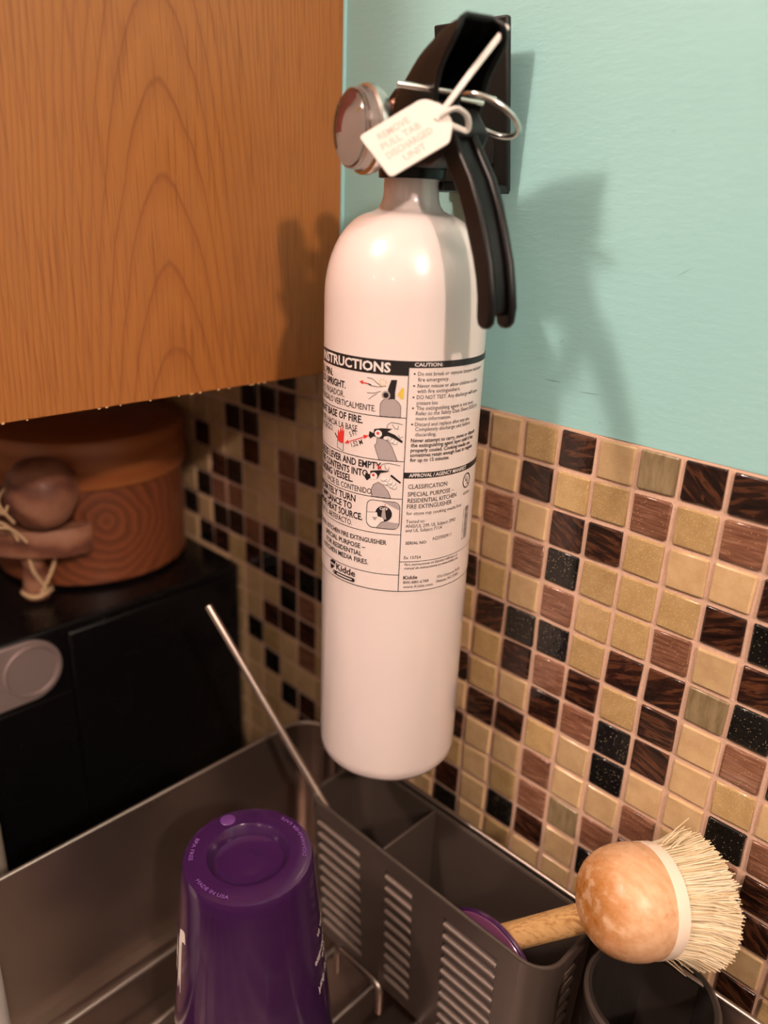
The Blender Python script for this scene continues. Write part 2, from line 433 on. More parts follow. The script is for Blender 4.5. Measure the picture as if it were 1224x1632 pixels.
# strings start at column -2; rows 8.. adjusted below where the photograph differs
FIX = {(0, -1): 'D', (0, 0): 'B', (0, 1): 'G', (0, 2): 'D', (0, 3): 'B', (0, 4): 'O', (0, 5): 'D', (0, 6): 'D', (0, 7): 'B',
 (1, -1): 'B', (1, 0): 'B', (1, 1): 'D', (1, 2): 'G', (1, 3): 'G', (1, 4): 'C', (1, 5): 'G', (1, 6): 'C', (1, 7): 'B',
 (2, -1): 'B', (2, 0): 'C', (2, 1): 'B', (2, 2): 'D', (2, 3): 'D', (2, 4): 'G', (2, 5): 'B', (2, 6): 'B', (2, 7): 'D',
 (3, -1): 'B', (3, 0): 'B', (3, 1): 'C', (3, 2): 'K', (3, 3): 'G', (3, 4): 'G', (3, 5): 'G', (3, 6): 'D', (3, 7): 'K',
 (4, -1): 'D', (4, 0): 'G', (4, 1): 'B', (4, 2): 'C', (4, 3): 'G', (4, 4): 'G', (4, 5): 'C', (4, 6): 'B', (4, 7): 'D',
 (5, -1): 'G', (5, 0): 'D', (5, 1): 'K', (5, 2): 'K', (5, 3): 'G', (5, 4): 'D', (5, 5): 'D', (5, 6): 'O', (5, 7): 'K',
 (6, -1): 'B', (6, 0): 'G', (6, 1): 'D', (6, 2): 'C', (6, 3): 'D', (6, 4): 'G', (6, 5): 'D', (6, 6): 'B', (6, 7): 'C', (6, 8): 'K',
 (7, -1): 'D', (7, 0): 'G', (7, 1): 'B', (7, 2): 'D', (7, 3): 'C', (7, 4): 'K', (7, 5): 'D', (7, 6): 'B', (7, 7): 'G', (7, 8): 'B',
 (8, -1): 'B', (8, 0): 'D', (8, 1): 'D', (8, 2): 'G', (8, 3): 'B', (8, 4): 'K', (8, 5): 'B', (8, 6): 'B', (8, 7): 'K', (8, 8): 'C',
 (9, -1): 'D', (9, 0): 'B', (9, 1): 'B', (9, 2): 'C', (9, 3): 'B', (9, 4): 'B', (9, 5): 'C', (9, 6): 'B', (9, 7): 'C', (9, 8): 'D',
 (10, -3): 'D', (10, -2): 'K', (10, -1): 'G', (10, 0): 'B', (10, 1): 'G', (10, 2): 'C', (10, 3): 'O', (10, 4): 'C', (10, 5): 'D', (10, 8): 'D',
 (11, -3): 'K', (11, -2): 'G', (11, -1): 'D', (11, 0): 'B', (11, 1): 'K', (11, 2): 'D', (11, 3): 'B', (11, 4): 'K', (11, 8): 'B', (11, 9): 'B',
 (12, -4): 'D', (12, -3): 'G', (12, -2): 'B', (12, -1): 'K', (12, 0): 'B', (12, 1): 'G', (12, 2): 'B', (12, 3): 'B', (12, 4): 'B', (12, 6): 'D', (12, 7): 'B', (12, 8): 'D', (12, 9): 'G',
 (13, 7): 'K', (13, 8): 'C', (13, 9): 'B', (14, 7): 'C'}
LEFT = {(3, 7): 'K', (6, 7): 'D', (7, 7): 'K', (8, 7): 'C', (9, 7): 'D', (10, 7): 'C', (12, 7): 'D', (13, 7): 'K', (3, 8): 'C', (4, 8): 'C', (5, 8): 'O',
 (7, 8): 'D', (8, 8): 'K', (9, 8): 'D', (12, 8): 'K', (0, 8): 'K', (1, 8): 'D', (1, 9): 'K', (6, 9): 'D', (7, 9): 'K', (9, 9): 'D', (11, 9): 'K',
 (1, 10): 'K', (2, 10): 'K', (3, 10): 'D', (6, 10): 'C', (7, 10): 'D', (10, 10): 'K', (2, 11): 'K', (4, 11): 'K', (5, 11): 'C', (6, 11): 'K',
 (4, 12): 'D', (5, 12): 'C', (6, 12): 'K', (7, 12): 'D', (3, 13): 'D', (5, 13): 'K', (7, 13): 'K', (6, 14): 'K'}
rt = random.Random(11)
cells = []   # (row, x centre, kind, rank)
def rk(): return rt.choices('BGDKCO', (34, 22, 16, 9, 14, 5))[0]
for r in range(0, 21):
    for c in range(-2, 12):
        k = FIX.get((r, c)) or (ROWS[r][c + 2] if r in ROWS and c + 2 < len(ROWS[r]) else rk())
        cells.append((r, (c + .5) * P, k, c))
    for i in range(5):                                  # narrower joint columns behind the extinguisher
        k = FIX.get((r, -3 - i)) or rk()
        cells.append((r, (-2 - (i + .5) * .916) * P, k, -3 - i))
    for q in range(7, 38):
        k = LEFT.get((r, q)) or ('B' if q < 15 else rk())
        if (r, q) not in LEFT and q < 15 and rt.random() < .10: k = 'G'
        cells.append((r, -(q + .08) * P, k, -q - 1))
def seen(r, x, c):
    z = -(r + .5) * P
    if c > 9: return False
    if z < -.32 and not (x > .13): return False
    if r > 15: return False
    if x < -.236 and z < -.174: return False
    if x < -.315: return False
    if z < -.27 and -.05 < x < .11: return False
    if z < -.30 and x < -.05: return False
    # behind the extinguisher body as seen from the camera
    return True
part_cells = [q for q in cells if seen(q[0], q[1], q[3])]
rest = [q for q in cells if not seen(q[0], q[1], q[3])]
part_cells.sort(key=lambda q: (q[1] - .25) ** 2 + (-(q[0] + .5) * P - .1) ** 2 + .34 ** 2)
rest += part_cells[300:]; part_cells = part_cells[:300]
rj = random.Random(3)
for r, x, k, c in part_cells:
    me = TM[(k, rj.randrange(3))]
    o = bpy.data.objects.new('tile', me); COL.objects.link(o); o.parent = wall
    o.location = (x + rj.uniform(-.0003, .0003), -.0004 + rj.uniform(-.0002, .0003), -(r + .5) * P + rj.uniform(-.0003, .0003))
    o.rotation_euler = (rj.uniform(-.012, .012), rj.uniform(-.018, .018), rj.uniform(-.012, .012))
    if -7 < c < -2: o.scale = (.93, 1, 1)
bm = bmesh.new(); mats = sorted(MT)
for r, x, k, c in rest:
    n0 = len(bm.faces); bm.from_mesh(TM[(k, rj.randrange(3))])
    bm.verts.ensure_lookup_table(); bm.faces.ensure_lookup_table()
    fs = bm.faces[n0:]; vs = {v for f in fs for v in f.verts}
    for f in fs: f.material_index = mats.index(k)
    bmesh.ops.translate(bm, verts=list(vs), vec=(x, -.0004, -(r + .5) * P))
me = bpy.data.meshes.new('distant_tiles'); bm.to_mesh(me); bm.free()
for k in mats: me.materials.append(MT[k])
o = link('distant_tiles', me, None, wall); o['kind'] = 'stuff'

for nm, a, mt in (('floor', (-1.8, 1.9, -2.7, .08, -1.40, -1.36), FLOORM), ('ceiling', (-1.8, 1.9, -2.7, .08, 1.07, 1.11), CEIL),
              ('wall_left', (-1.86, -1.8, -2.7, .08, -1.36, 1.07), ROOM), ('wall_right', (1.9, 1.96, -2.7, .08, -1.36, 1.07), ROOM),
              ('wall_front', (-1.8, 1.9, -2.76, -2.7, -1.36, 1.07), ROOM)):
    b = MB(); b.box(*a); tag(b.build(nm, mt), kind='structure')
# nicks in the paint
for (x, z, L, a) in ((.0935, .0785, .010, .55), (.0290, .0905, .0022, 1.2), (.0375, .0415, .0030, .7), (.0790, .1335, .002, .2), (.0560, .0190, .012, .05), (.0350, .0215, .010, .0), (.0640, .0060, .0016, .3), (.0070, .0340, .0010, .3), (.1210, .0180, .005, 1.5)):
    b = MB(); b.prism([(x - L / 2 * math.cos(a), z - L / 2 * math.sin(a)), (x, z - .00012), (x + L / 2 * math.cos(a), z + L / 2 * math.sin(a)), (x, z + .00016)], lambda u, v, h: Vector((u, h, v)), -.00012, .0003)
    b.build('paint_nick', NICK, wall)
# base unit and worktop
t = thing('base_cabinet', 'oak base cabinet under the dark worktop', 'cabinet', (0, -.3, -1.36))
b = MB(); b.box(-1.2, 1.2, -.57, -.002, -1.26, -.497); b.build('body', OAK, t)
b = MB(); b.box(-1.2, 1.2, -.50, -.01, -1.36, -1.26); b.build('plinth', BLACKS, t)
b = MB(); b.box(-1.22, 1.22, -.61, -.002, -.497, -.457)
tag(b.build('worktop', GRANITE, None, bevel=.004), 'dark polished stone worktop below the dish rack', 'worktop')

# ------------------------------------------------------------------ upper cabinet
CX = -.123
t = thing('upper_cabinet', 'oak upper cabinet with flat side panel and cathedral grain beside the fire extinguisher', 'cabinet', (CX, 0, 0))
b = MB()
# side panel with a slightly splintered bottom edge
n = 160; vs = []; rr_ = random.Random(5)
DEP = .300
for i in range(n + 1):
    y = -.0015 - (DEP - .0015) * i / n
    ch = max(0, noise.noise(Vector((y * 300, 0, 3)))) * .0007
    vs += [(CX, y, .75), (CX, y, .0006 + ch), (CX - .0008, y, 0), (CX - .016, y, 0), (CX - .016, y, .75)]
fs = []
for i in range(n):
    for k in range(4): a = i * 5 + k; fs.append((a, a + 1, a + 6, a + 5))
    fs.append((i * 5 + 4, i * 5, i * 5 + 5, i * 5 + 9))
fs += [(0, 4, 3, 2, 1), tuple(n * 5 + k for k in range(5))]
b.add(vs, fs); b.build('side_panel', OAK, t)
b = MB()
for i in range(20):      # pale raw splinters on the lower edge
    y = -.06 - .16 * rr_.random(); q = .0006 + .0010 * rr_.random()
    b.box(CX - .0010, CX + .0004, y, y + q, -.0001, .0004 + .0005 * rr_.random())
b.build('splintered_edge', OAK_EDGE, t, kind='stuff')
b = MB(); b.box(CX - .70, CX - .017, -DEP + .002, -.002, .018, .030); b.build('bottom_panel', OAK, t)
b = MB(); b.box(CX - .70, CX - .017, -DEP + .002, -.002, .735, .75); b.build('top_panel', OAK, t)
b = MB(); b.box(CX - .716, CX - .70, -DEP, -.002, 0, .75); b.build('side_panel', OAK, t)
b = MB(); b.box(CX - .71, CX - .003, -DEP - .018, -DEP - .001, .012, .745); b.build('door', OAK, t, bevel=.003)
# caulk bead between cabinet and wall
b = MB(); b.tube([(CX + .0006, -.0006, .75 - i * .03 ) for i in range(26)], .0012, 8)
tag(b.build('trim_1', TEAL), kind='structure')

# ------------------------------------------------------------------ fire extinguisher
EX, EY, ER = -.0150, -.0567, .0391
ext = thing('fire_extinguisher', 'white fire extinguisher with black head and instruction label, hung in the wall bracket', 'fire extinguisher', (EX, EY, -.197))
prof = [(0, -.189), (.020, -.190), (.028, -.1945), (.0325, -.1968), (.0360, -.1955), (.0384, -.1920), (ER, -.1870), (ER, -.10), (ER, 0.0), (ER, .060)]
for i in range(1, 15):
    a = i / 14 * (PI / 2) * .93
    prof.append((.0150 + (ER - .0150) * math.cos(a) , .060 + .038 * math.sin(a)))
prof += [(.0152, .0990), (.0136, .1012), (.0128, .1040), (.0125, .1075), (.0125, .1165), (0, .1165)]
b = MB(); b.lathe(prof, (EX, EY, 0), seg=128); b.build('cylinder_body', ENAMEL, ext)
# --- rotated frame for the valve head: u along the handle, v through the pin, z up
A16 = math.radians(-16)
HU = Vector((math.cos(A16), math.sin(A16), 0)); HV = Vector((-math.sin(A16), math.cos(A16), 0)); HO = Vector((EX, EY, 0))
def H(u, v, z): return HO + HU * u + HV * v + Vector((0, 0, z))
def TH(u, z, h): return H(u, h, z)
# valve block
b = MB(); b.prism([(-.0125, .1160), (-.0120, .1330), (-.0088, .1440), (-.0024, .1480), (.0180, .1470), (.0330, .1400), (.0440, .1290), (.0380, .1190), (.0300, .1160)], TH, -.0098, .0098)
b.build('valve_head', BLACKP, ext, bevel=.0018)
b = MB(); b.lathe([(0, .112), (.0150, .112), (.0152, .1175), (0, .1175)], (EX, EY, 0), seg=48); b.build('collar', BLACKP, ext)
# lower carrying handle: channel with two flanges and a recessed web
outl = [(.0280, .1330), (.0347, .1225), (.0432, .1132), (.0501, .1048), (.0575, .0919), (.0626, .0822), (.0655, .0751), (.0675, .0677), (.0683, .0600), (.0694, .0570),
        (.0721, .0560), (.0752, .0562), (.0777, .0585), (.0784, .0649), (.0766, .0725), (.0740, .0815), (.0691, .0925), (.0644, .1020), (.0576, .1124), (.0494, .1213), (.0420, .1300), (.0360, .1380)]
hnd = MB(); hnd.prism(outl, TH, -.0085, -.0055); hnd.prism(outl, TH, .0012, .0045)
web = [(.0300, .1310), (.0347, .1235), (.0442, .1132), (.0511, .1048), (.0585, .0919), (.0640, .0815), (.0668, .0740), (.0688, .0660), (.0700, .0605),
       (.0745, .0612), (.0752, .0649), (.0738, .0725), (.0712, .0815), (.0665, .0925), (.0618, .1015), (.0550, .1118), (.0468, .1207), (.0370, .1320)]
hnd.prism(web, TH, -.0058, .0015)
hnd.build('carry_handle', BLACKP, ext, bevel=.0011)
# squeeze lever: a hollow hood, open towards the handle
lev = MB()
def interp(tab, z):
    for (z0, a), (z1, c_) in zip(tab, tab[1:]):
        if z <= z1: return a + (c_ - a) * max(0, (z - z0)) / (z1 - z0)
    return tab[-1][1]
UL = [(.136, -.0080), (.144, -.0015), (.150, .0072), (.155, .0140), (.158, .0182), (.161, .0245), (.164, .0305), (.1668, .0365), (.1690, .0425)]
UR = [(.136, .0330), (.141, .0335), (.144, .0345), (.150, .0362), (.155, .0400), (.160, .0450), (.164, .0470), (.1668, .0464), (.1690, .0440)]
LW = [(.136, .0105), (.144, .0118), (.155, .0122), (.160, .0120), (.164, .0112), (.1668, .0098), (.1690, .0060)]
zs = [.136, .139, .142, .145, .148, .151, .154, .157, .159, .161, .163, .165, .1668, .1680, .1690]
rows = []; NS = 0
for z in zs:
    ul, ur, w_ = interp(UL, z), interp(UR, z), interp(LW, z)
    def path(d):
        r = min(.0055, w_ * .8, (ur - ul) * .6); r2 = max(r - d, .0003); W_ = w_ - d; L_ = ul + d
        p = [(ur, -W_), ((ur + L_ + r2) / 2, -W_)]
        p += [(L_ + r2 - r2 * math.sin(a), -W_ + r2 - r2 * math.cos(a)) for a in (0, PI / 8, PI / 4, 3 * PI / 8, PI / 2)]
        p += [(L_, 0)]
        return p + [(u, -v) for u, v in reversed(p[:-1])]
    o_ = path(0); i_ = path(.0016)
    zi = z
    rows.append([H(u, v, z) for u, v in o_] + [H(u, v, z) for u, v in reversed(i_)])
NS = len(rows[0]); vs = [p for r in rows for p in r]; fs = []
for k in range(len(rows) - 1):
    for i in range(NS): fs.append((k * NS + i, k * NS + (i + 1) % NS, (k + 1) * NS + (i + 1) % NS, (k + 1) * NS + i))
fs.append(tuple(range(NS))); 
top_o = [(len(rows) - 1) * NS + i for i in range(NS // 2)]
vs2 = list(vs); lev.add(vs, fs, True); lev.add([rows[-1][i] for i in range(NS // 2)] + [p - Vector((0, 0, .0012)) for p in rows[-1][:NS // 2]],
    [tuple(range(NS // 2)), tuple(range(NS // 2, 2 * (NS // 2)))[::-1]] + [(i, (i + 1) % (NS // 2), (i + 1) % (NS // 2) + NS // 2, i + NS // 2) for i in range(NS // 2)])
lever = lev.build('squeeze_lever', BLACKP, ext)
b = MB()
edge = [r[0] for r in rows] + [rows[-1][0] * .5 + rows[-1][NS // 2 - 1] * .5] + [r[NS // 2 - 1] for r in reversed(rows)]
b.tube(edge, .0011, 8)
b.build('lever_rim', BLACKP, lever)
b = MB(); b.lathe([(0, .0022), (.0014, .0020), (.0023, .0010), (.0026, 0), (0, 0)], H(-.0013, -.0098, .1414), -HV, 20)
b.build('rivet', plain('copper_rivet', (.62, .36, .27), .3, 1.0).m, ext)
# nozzle on the far side
b = MB(); b.lathe([(.006, -.002), (.006, .006), (.0075, .008), (.0085, .022), (.0065, .022), (.005, .010), (0, .010)], H(-.012, 0, .128), -HU, 32)
b.build('nozzle', BLACKP, ext)
# gauge: steel cup, printed dial, domed clear lens
GO = H(.0052, -.0185, .1300); GA = -HV
b = MB(); b.lathe([(0, -.0080), (.0050, -.0080), (.0050, .003), (0, .003)], GO, GA, 24); b.build('gauge_stem', NICKEL, ext)
b = MB(); b.lathe([(0, .003), (.0140, .0035), (.0168, .0050), (.0178, .0075), (.0176, .0098), (.0163, .0106), (.0158, .0095), (.0158, .0060), (0, .0060)], GO, GA, 64)
gauge = b.build('pressure_gauge', NICKEL, ext)
def GP(x, y, h=.0):   # dial coordinates: x to the viewer's right, y up
    return GO + GA * (.0066 + h) + HU * x + Vector((0, 0, 1)) * y
def sector(mb, r0, r1, a0, a1, h, n=14):
    vs = []; 
    for i in range(n + 1):
        a = math.radians(a0 + (a1 - a0) * i / n)
        vs += [GP(r0 * math.cos(a), r0 * math.sin(a), h), GP(r1 * math.cos(a), r1 * math.sin(a), h)]
    mb.add(vs, [(2 * i, 2 * i + 1, 2 * i + 3, 2 * i + 2) for i in range(n)])
b = MB(); b.lathe([(0, .0066), (.0125, .0066), (.0128, .0060), (0, .0060)], GO, GA, 48); b.build('dial', DIAL, gauge)
b = MB(); sector(b, .0080, .0124, 80, 185, .0003); sector(b, .0095, .0122, -110, -50, .0003); b.build('dial_red_zone', DIALRED, gauge)
b = MB(); sector(b, .0080, .0124, 52, 78, .0003); b.build('dial_green_zone', plain('dial_green', (.10, .22, .07), .5).m, gauge)
b = MB(); 
q0, q1 = GP(.0030, .0050, .0010), GP(.0060, .0112, .0010); side = HU * .0009
b.add([q0 - side, q0 + side, q1 + side * .9, q1 - side * .9], [(0, 1, 2, 3)]); b.build('dial_needle', YEL, gauge)
b = MB(); b.lathe([(.0157, .0080), (.0160, .0125), (.0153, .0158), (.0132, .0176), (.0100, .0184), (.005, .0187), (0, .0188),
                   (0, .0184), (.005, .0183), (.0099, .0180), (.0130, .0172), (.0149, .0155), (.0155, .0124), (.0152, .0080), (.0157, .0080)], GO, GA, 64)
b.add([], []); b.build('gauge_lens', LENS, gauge, label='clear domed lens')
b = MB(); b.tube([GO + GA * .0150 + (HU * math.cos(a) + Vector((0, 0, 1)) * math.sin(a)) * .0146 for a in [2 * PI * i / 48 for i in range(48)]], .0011, 8, closed=True)
b.build('lens_edge', LENS, gauge)
# pin and pull ring
b = MB(); b.tube([H(.0255, -.0240, .1457), H(.0318, -.0060, .1442), H(.0338, .0120, .1434), H(.0340, .0180, .1428)], .0013, 12)
b.tube([H(.0360, -.0010, .1415), H(.0365, .0100, .1408)], .0011, 10)
pin = b.build('safety_pin', STEEL, ext)
e1 = (RIGHT * .88 + DOWN * .47).normalized()
e2 = ((RIGHT * .47 - DOWN * .88).normalized() * .06 - FWD * .74)
RCc = H(.0340, .0120, .1434) + RIGHT * .0008 + DOWN * .0108 - FWD * .0065
b = MB(); b.tube([RCc + (e1 * math.cos(a) + e2 * math.sin(a)) * .0140 for a in [2 * PI * i / 56 for i in range(56)]], .0012, 10, closed=True)
b.build('pull_ring', STEEL, pin)

# --- label wrapped on the body
LR = ER + .00022
A47 = math.radians(-47)
def LB(s, z, h=0.0):
    a = A47 + s / 39.2
    r = LR + h
    return Vector((EX + r * math.cos(a), EY + r * math.sin(a), z / 1000))
def lstrip(mb, s0, s1, z0, z1, h, n=None):
    n = n or max(1, int(abs(s1 - s0) / 2.0))
    vs = []
    for i in range(n + 1):
        s = s0 + (s1 - s0) * i / n
        vs += [LB(s, z0, h), LB(s, z1, h)]
    mb.add(vs, [(2 * i, 2 * i + 2, 2 * i + 3, 2 * i + 1) for i in range(n)], True)
def clip(pts, axis_val, keep_greater):
    out = []
    for (a, b_) in zip(pts, pts[1:] + pts[:1]):
        ia = (a[0] >= axis_val) == keep_greater; ib = (b_[0] >= axis_val) == keep_greater
        if ia: out.append(a)
        if ia != ib:
            t_ = (axis_val - a[0]) / (b_[0] - a[0]); out.append((axis_val, a[1] + (b_[1] - a[1]) * t_))
    return out
from mathutils.geometry import tessellate_polygon
def lpoly(mb, pts, h, closed=True):
    # tessellate, then cut into narrow vertical slabs so that the print follows the curved body
    for tri in tessellate_polygon([[Vector((s, z, 0)) for s, z in pts]]):
        t3 = [pts[k] for k in tri]
        lo_, hi_ = min(p[0] for p in t3), max(p[0] for p in t3)
        k0 = math.floor(lo_ / 1.2)
        while k0 * 1.2 < hi_:
            q = clip(t3, k0 * 1.2, True)
            if len(q) > 2: q = clip(q, (k0 + 1) * 1.2, False)
            if len(q) > 2:
                mb.add([LB(s, z, h) for s, z in q], [tuple(range(len(q)))])
            k0 += 1
def lline(mb, pts, wd, h):
    for (a, b_), (c_, d) in zip(pts, pts[1:]):
        L = math.hypot(c_ - a, d - b_)
        if L < 1e-6: continue
        k = max(1, int(L / 2.5)); nx, ny = -(d - b_) / L * wd / 2, (c_ - a) / L * wd / 2
        vs = []
        for i in range(k + 1):
            t_ = i / k; s, z = a + (c_ - a) * t_, b_ + (d - b_) * t_
            vs += [LB(s + nx, z + ny, h), LB(s - nx, z - ny, h)]
        mb.add(vs, [(2 * i, 2 * i + 1, 2 * i + 3, 2 * i + 2) for i in range(k)])
TC = {}
def glyphs(txt, bold=0.0, shear=0.0):
    key = (txt, bold, shear)
    if key in TC: return TC[key]
    cu = bpy.data.curves.new('t', 'FONT'); cu.body = txt; cu.size = 1; cu.resolution_u = 2; cu.offset = bold; cu.shear = shear
    cu.fill_mode = 'FRONT'
    o = bpy.data.objects.new('t', cu); COL.objects.link(o)
    dg = bpy.context.evaluated_depsgraph_get()
    me = bpy.data.meshes.new_from_object(o.evaluated_get(dg), depsgraph=dg)
    vs = [(v.co.x, v.co.y) for v in me.vertices]; fs = [tuple(p.vertices) for p in me.polygons]
    bpy.data.objects.remove(o); bpy.data.curves.remove(cu); bpy.data.meshes.remove(me)
    TC[key] = (vs, fs); return TC[key]
CAP = max(v[1] for v in glyphs('H')[0])
def text(mb, txt, x0, x1, y, cap, T, bold=0.0, shear=0.0, rot=0.0):
    vs, fs = glyphs(txt, bold, shear)
    if not vs: return
    a, b_ = min(v[0] for v in vs), max(v[0] for v in vs)
    sx = (x1 - x0) / (b_ - a); sy = cap / CAP
    cr_, sr = math.cos(rot), math.sin(rot)
    out = []
    for (px, py) in vs:
        u, v = (px - a) * sx, py * sy
        out.append(T(x0 + u * cr_ - v * sr, y + u * sr + v * cr_))
    mb.add(out, fs)
def wtext(txt, cap, kx=.78, bold=0.0):
    vs, _ = glyphs(txt, bold); return (max(v[0] for v in vs) - min(v[0] for v in vs)) * cap / CAP * kx

film = MB(); lstrip(film, -62, 62, -76.6, 37.2, -.0001, 90)
labelp = film.build('instruction_label', FILM, ext, label='wrapped paper-thin label with printed instructions')
bk = MB()   # black areas
lstrip(bk, -62, 2.4, 30.4, 37.0, .00004, 40); lstrip(bk, 2.4, 62, 34.0, 37.0, .00004, 40)
lstrip(bk, 2.2, 62, -17.7, -14.8, .00004, 40)
for z in (11.2, -9.5, -28.0, -46.3, -67.7): lstrip(bk, -62, 2.2, z - .16, z + .16, .00004, 40)
lstrip(bk, -62, 62, -76.75, -76.4, .00004, 90)
lstrip(bk, 2.2, 62, -60.7, -60.4, .00004, 40)
lline(bk, [(2.35, 34), (2.2, -76.5)], .34, .00005)
bk.build('printed_bars', INK, labelp, kind='stuff')
tx = MB(); TL = lambda s, z: LB(s, z, .00009)
LM = -58
for s1, z, cap, bold, st in ((-38.6, 25.6, 3.2, .02, 'PULL PIN.'), (-28.5, 21.4, 3.2, .02, 'HOLD UPRIGHT.'), (-29.3, 17.2, 2.8, 0, 'TIRE EL PASADOR.'), (-12.0, 13.2, 2.8, 0, 'SOSTENGALO VERTICALMENTE.'),
    (-18.2, 6.8, 3.3, .02, 'AIM AT BASE OF FIRE.'), (-21.0, 2.4, 2.8, 0, 'APUNTE HACIA LA BASE'), (-37.6, -1.0, 2.8, 0, 'DEL FUEGO.'),
    (-8.4, -14.1, 3.3, .02, 'SQUEEZE LEVER AND EMPTY'), (-14.8, -18.6, 3.3, .02, 'ENTIRE CONTENTS INTO'), (-22.9, -22.8, 3.3, .02, 'COOKING VESSEL.'), (-12.1, -26.9, 2.8, 0, 'APRIETE Y VACIE EL CONTENIDO.'),
    (-21.1, -32.4, 3.3, .02, 'IMMEDIATELY TURN'), (-23.1, -36.7, 3.3, .02, 'OFF APPLIANCE TO'), (-17.0, -41.0, 3.3, .02, 'REMOVE HEAT SOURCE.'), (-22.8, -45.0, 2.8, 0, 'APAGUE EL ARTEFACTO.')):
    text(tx, st, LM, s1, z, cap, TL, bold)
text(tx, 'RESIDENTIAL KITCHEN FIRE EXTINGUISHER', -60, -4.4, -51.9, 2.3, TL, .012)
text(tx, 'SPECIAL PURPOSE \u2013', -44.5, -15.0, -56.0, 2.5, TL, .012)
text(tx, 'FOR RESIDENTIAL', -43.5, -16.7, -59.9, 2.5, TL, .012)
text(tx, 'KITCHEN MEDIA FIRES.', -46.5, -13.2, -63.7, 2.5, TL, .012)
for s0, s1, z, cap, bold, sh, st in (
    (6.5, 45.4, 30.6, 1.75, 0, 0, 'Do not break or remove tamper seal until'), (6.6, 21.8, 28.0, 1.75, 0, 0, 'fire emergency.'), (6.6, 42.3, 25.2, 1.75, 0, 0, 'Never misuse or allow children to play'),
    (6.6, 28.8, 22.8, 1.75, 0, 0, 'with fire extinguishers.'), (6.5, 43.3, 20.0, 1.75, 0, 0, 'DO NOT TEST. Any discharge will cause'), (6.6, 16.9, 17.4, 1.75, 0, 0, 'pressure loss.'),
    (6.6, 40.5, 15.0, 1.75, 0, 0, 'The extinguishing agent is not toxic.'), (6.5, 45.0, 12.6, 1.75, 0, 0, 'Refer to the Safety Data Sheet (SDS) for'), (6.6, 24.2, 10.2, 1.75, 0, 0, 'more information.'),
    (6.3, 37.6, 7.5, 1.75, 0, 0, 'Discard and replace after any use.'), (6.5, 38.3, 5.2, 1.75, 0, 0, 'Completely discharge unit before'), (6.6, 16.9, 2.7, 1.75, 0, 0, 'discarding.'),
    (4.8, 44.0, -.1, 1.75, .018, 0, 'Never attempt to carry, move or disturb'), (4.9, 42.4, -2.4, 1.75, .018, 0, 'the extinguishing agent layer until it has'), (4.9, 39.6, -4.8, 1.75, .018, 0, 'properly cooled. Cooking media can'),
    (4.8, 42.5, -7.1, 1.75, .018, 0, 'sometimes retain enough heat to reignite'), (4.9, 24.9, -9.5, 1.75, .018, 0, 'for up to 15 minutes.'),
    (4.6, 25.3, -22.8, 2.15, .004, 0, 'CLASSIFICATION:'), (4.6, 29.3, -26.6, 2.15, .004, 0, 'SPECIAL PURPOSE \u2013'), (4.7, 31.5, -29.8, 2.15, .004, 0, 'RESIDENTIAL KITCHEN'), (4.5, 28.5, -32.8, 2.15, .004, 0, 'FIRE EXTINGUISHER'),
    (4.4, 36.2, -36.0, 1.7, 0, 0, 'for stove top cooking media fires'), (4.4, 13.8, -40.2, 1.7, 0, 0, 'Tested to:'), (4.3, 32.2, -42.6, 1.7, 0, 0, 'ANSI/UL 299, UL Subject 299D'), (4.4, 23.5, -44.8, 1.7, 0, 0, 'and UL Subject 711A'),
    (4.7, 15.3, -51.3, 1.5, .01, 0, 'SERIAL NO:'), (18.4, 29.9, -50.2, 1.8, 0, .15, 'H25950911'), (4.3, 12.6, -59.1, 1.6, 0, 0, 'Ex 15754'),
    (4.5, 35.8, -62.6, 1.3, .004, .3, 'Para instrucciones en Espa\u00f1ol refi\u00e9rase a la'), (4.6, 36.8, -64.6, 1.3, .004, .3, 'manual de instrucciones en www.Kidde.com'),
    (4.5, 11.5, -70.0, 1.9, .018, 0, 'Kidde'), (4.5, 17.6, -72.4, 1.5, 0, 0, '800-880-6788'), (4.6, 20.1, -74.8, 1.5, 0, 0, 'www.Kidde.com'),
    (22.5, 39.4, -71.5, 1.5, 0, .1, '1016 Corporate Pk Dr'), (22.2, 37.8, -74.0, 1.5, 0, .1, 'Mebane, NC 27302'), (37.3, 43.5, -30.6, 1.3, .01, 0, 'LISTED')):
    text(tx, st, s0, s1, z, cap, TL, bold, sh)
def disc(mb, s, z, r, h, n=20, r2=None, a0=0, a1=360):
    lpoly(mb, [(s + r * math.cos(math.radians(a0 + (a1 - a0) * i / n)), z + (r2 or r) * math.sin(math.radians(a0 + (a1 - a0) * i / n))) for i in range(n if a1 - a0 == 360 else n + 1)], h)
for z in (31.4, 26.0, 20.8, 15.8, 8.3): disc(tx, 5.0, z, .42, .00009)
# 'UL' mark and barcode
lline(tx, [(39.6 + 3.3 * math.cos(2 * PI * i / 24), -23.4 + 3.6 * math.sin(2 * PI * i / 24)) for i in range(25)], .6, .00009)
text(tx, 'U', 38.0, 39.9, -23.6, 2.2, TL, .02); text(tx, 'L', 40.0, 41.5, -25.4, 2.2, TL, .02)
rb = random.Random(4); z = -55.0
while z < -37.8:
    wz = rb.choice((.25, .35, .55)); lstrip(tx, 40.6, 44.4, z, z + wz, .00009); z += wz + rb.choice((.25, .4))
text(tx, '(01) 0047871 14210', 39.2, 56.0, -55.2, .9, lambda s, z_: LB(39.6 - (z_ + 55.2), -55.2 + (s - 39.2), .00009))
tx.build('printed_text', INK, labelp, kind='stuff')
wt = MB(); TW = lambda s, z: LB(s, z, .00010)
text(wt, 'INSTRUCTIONS', -51.5, -5.7, 31.6, 4.1, TW, .03)
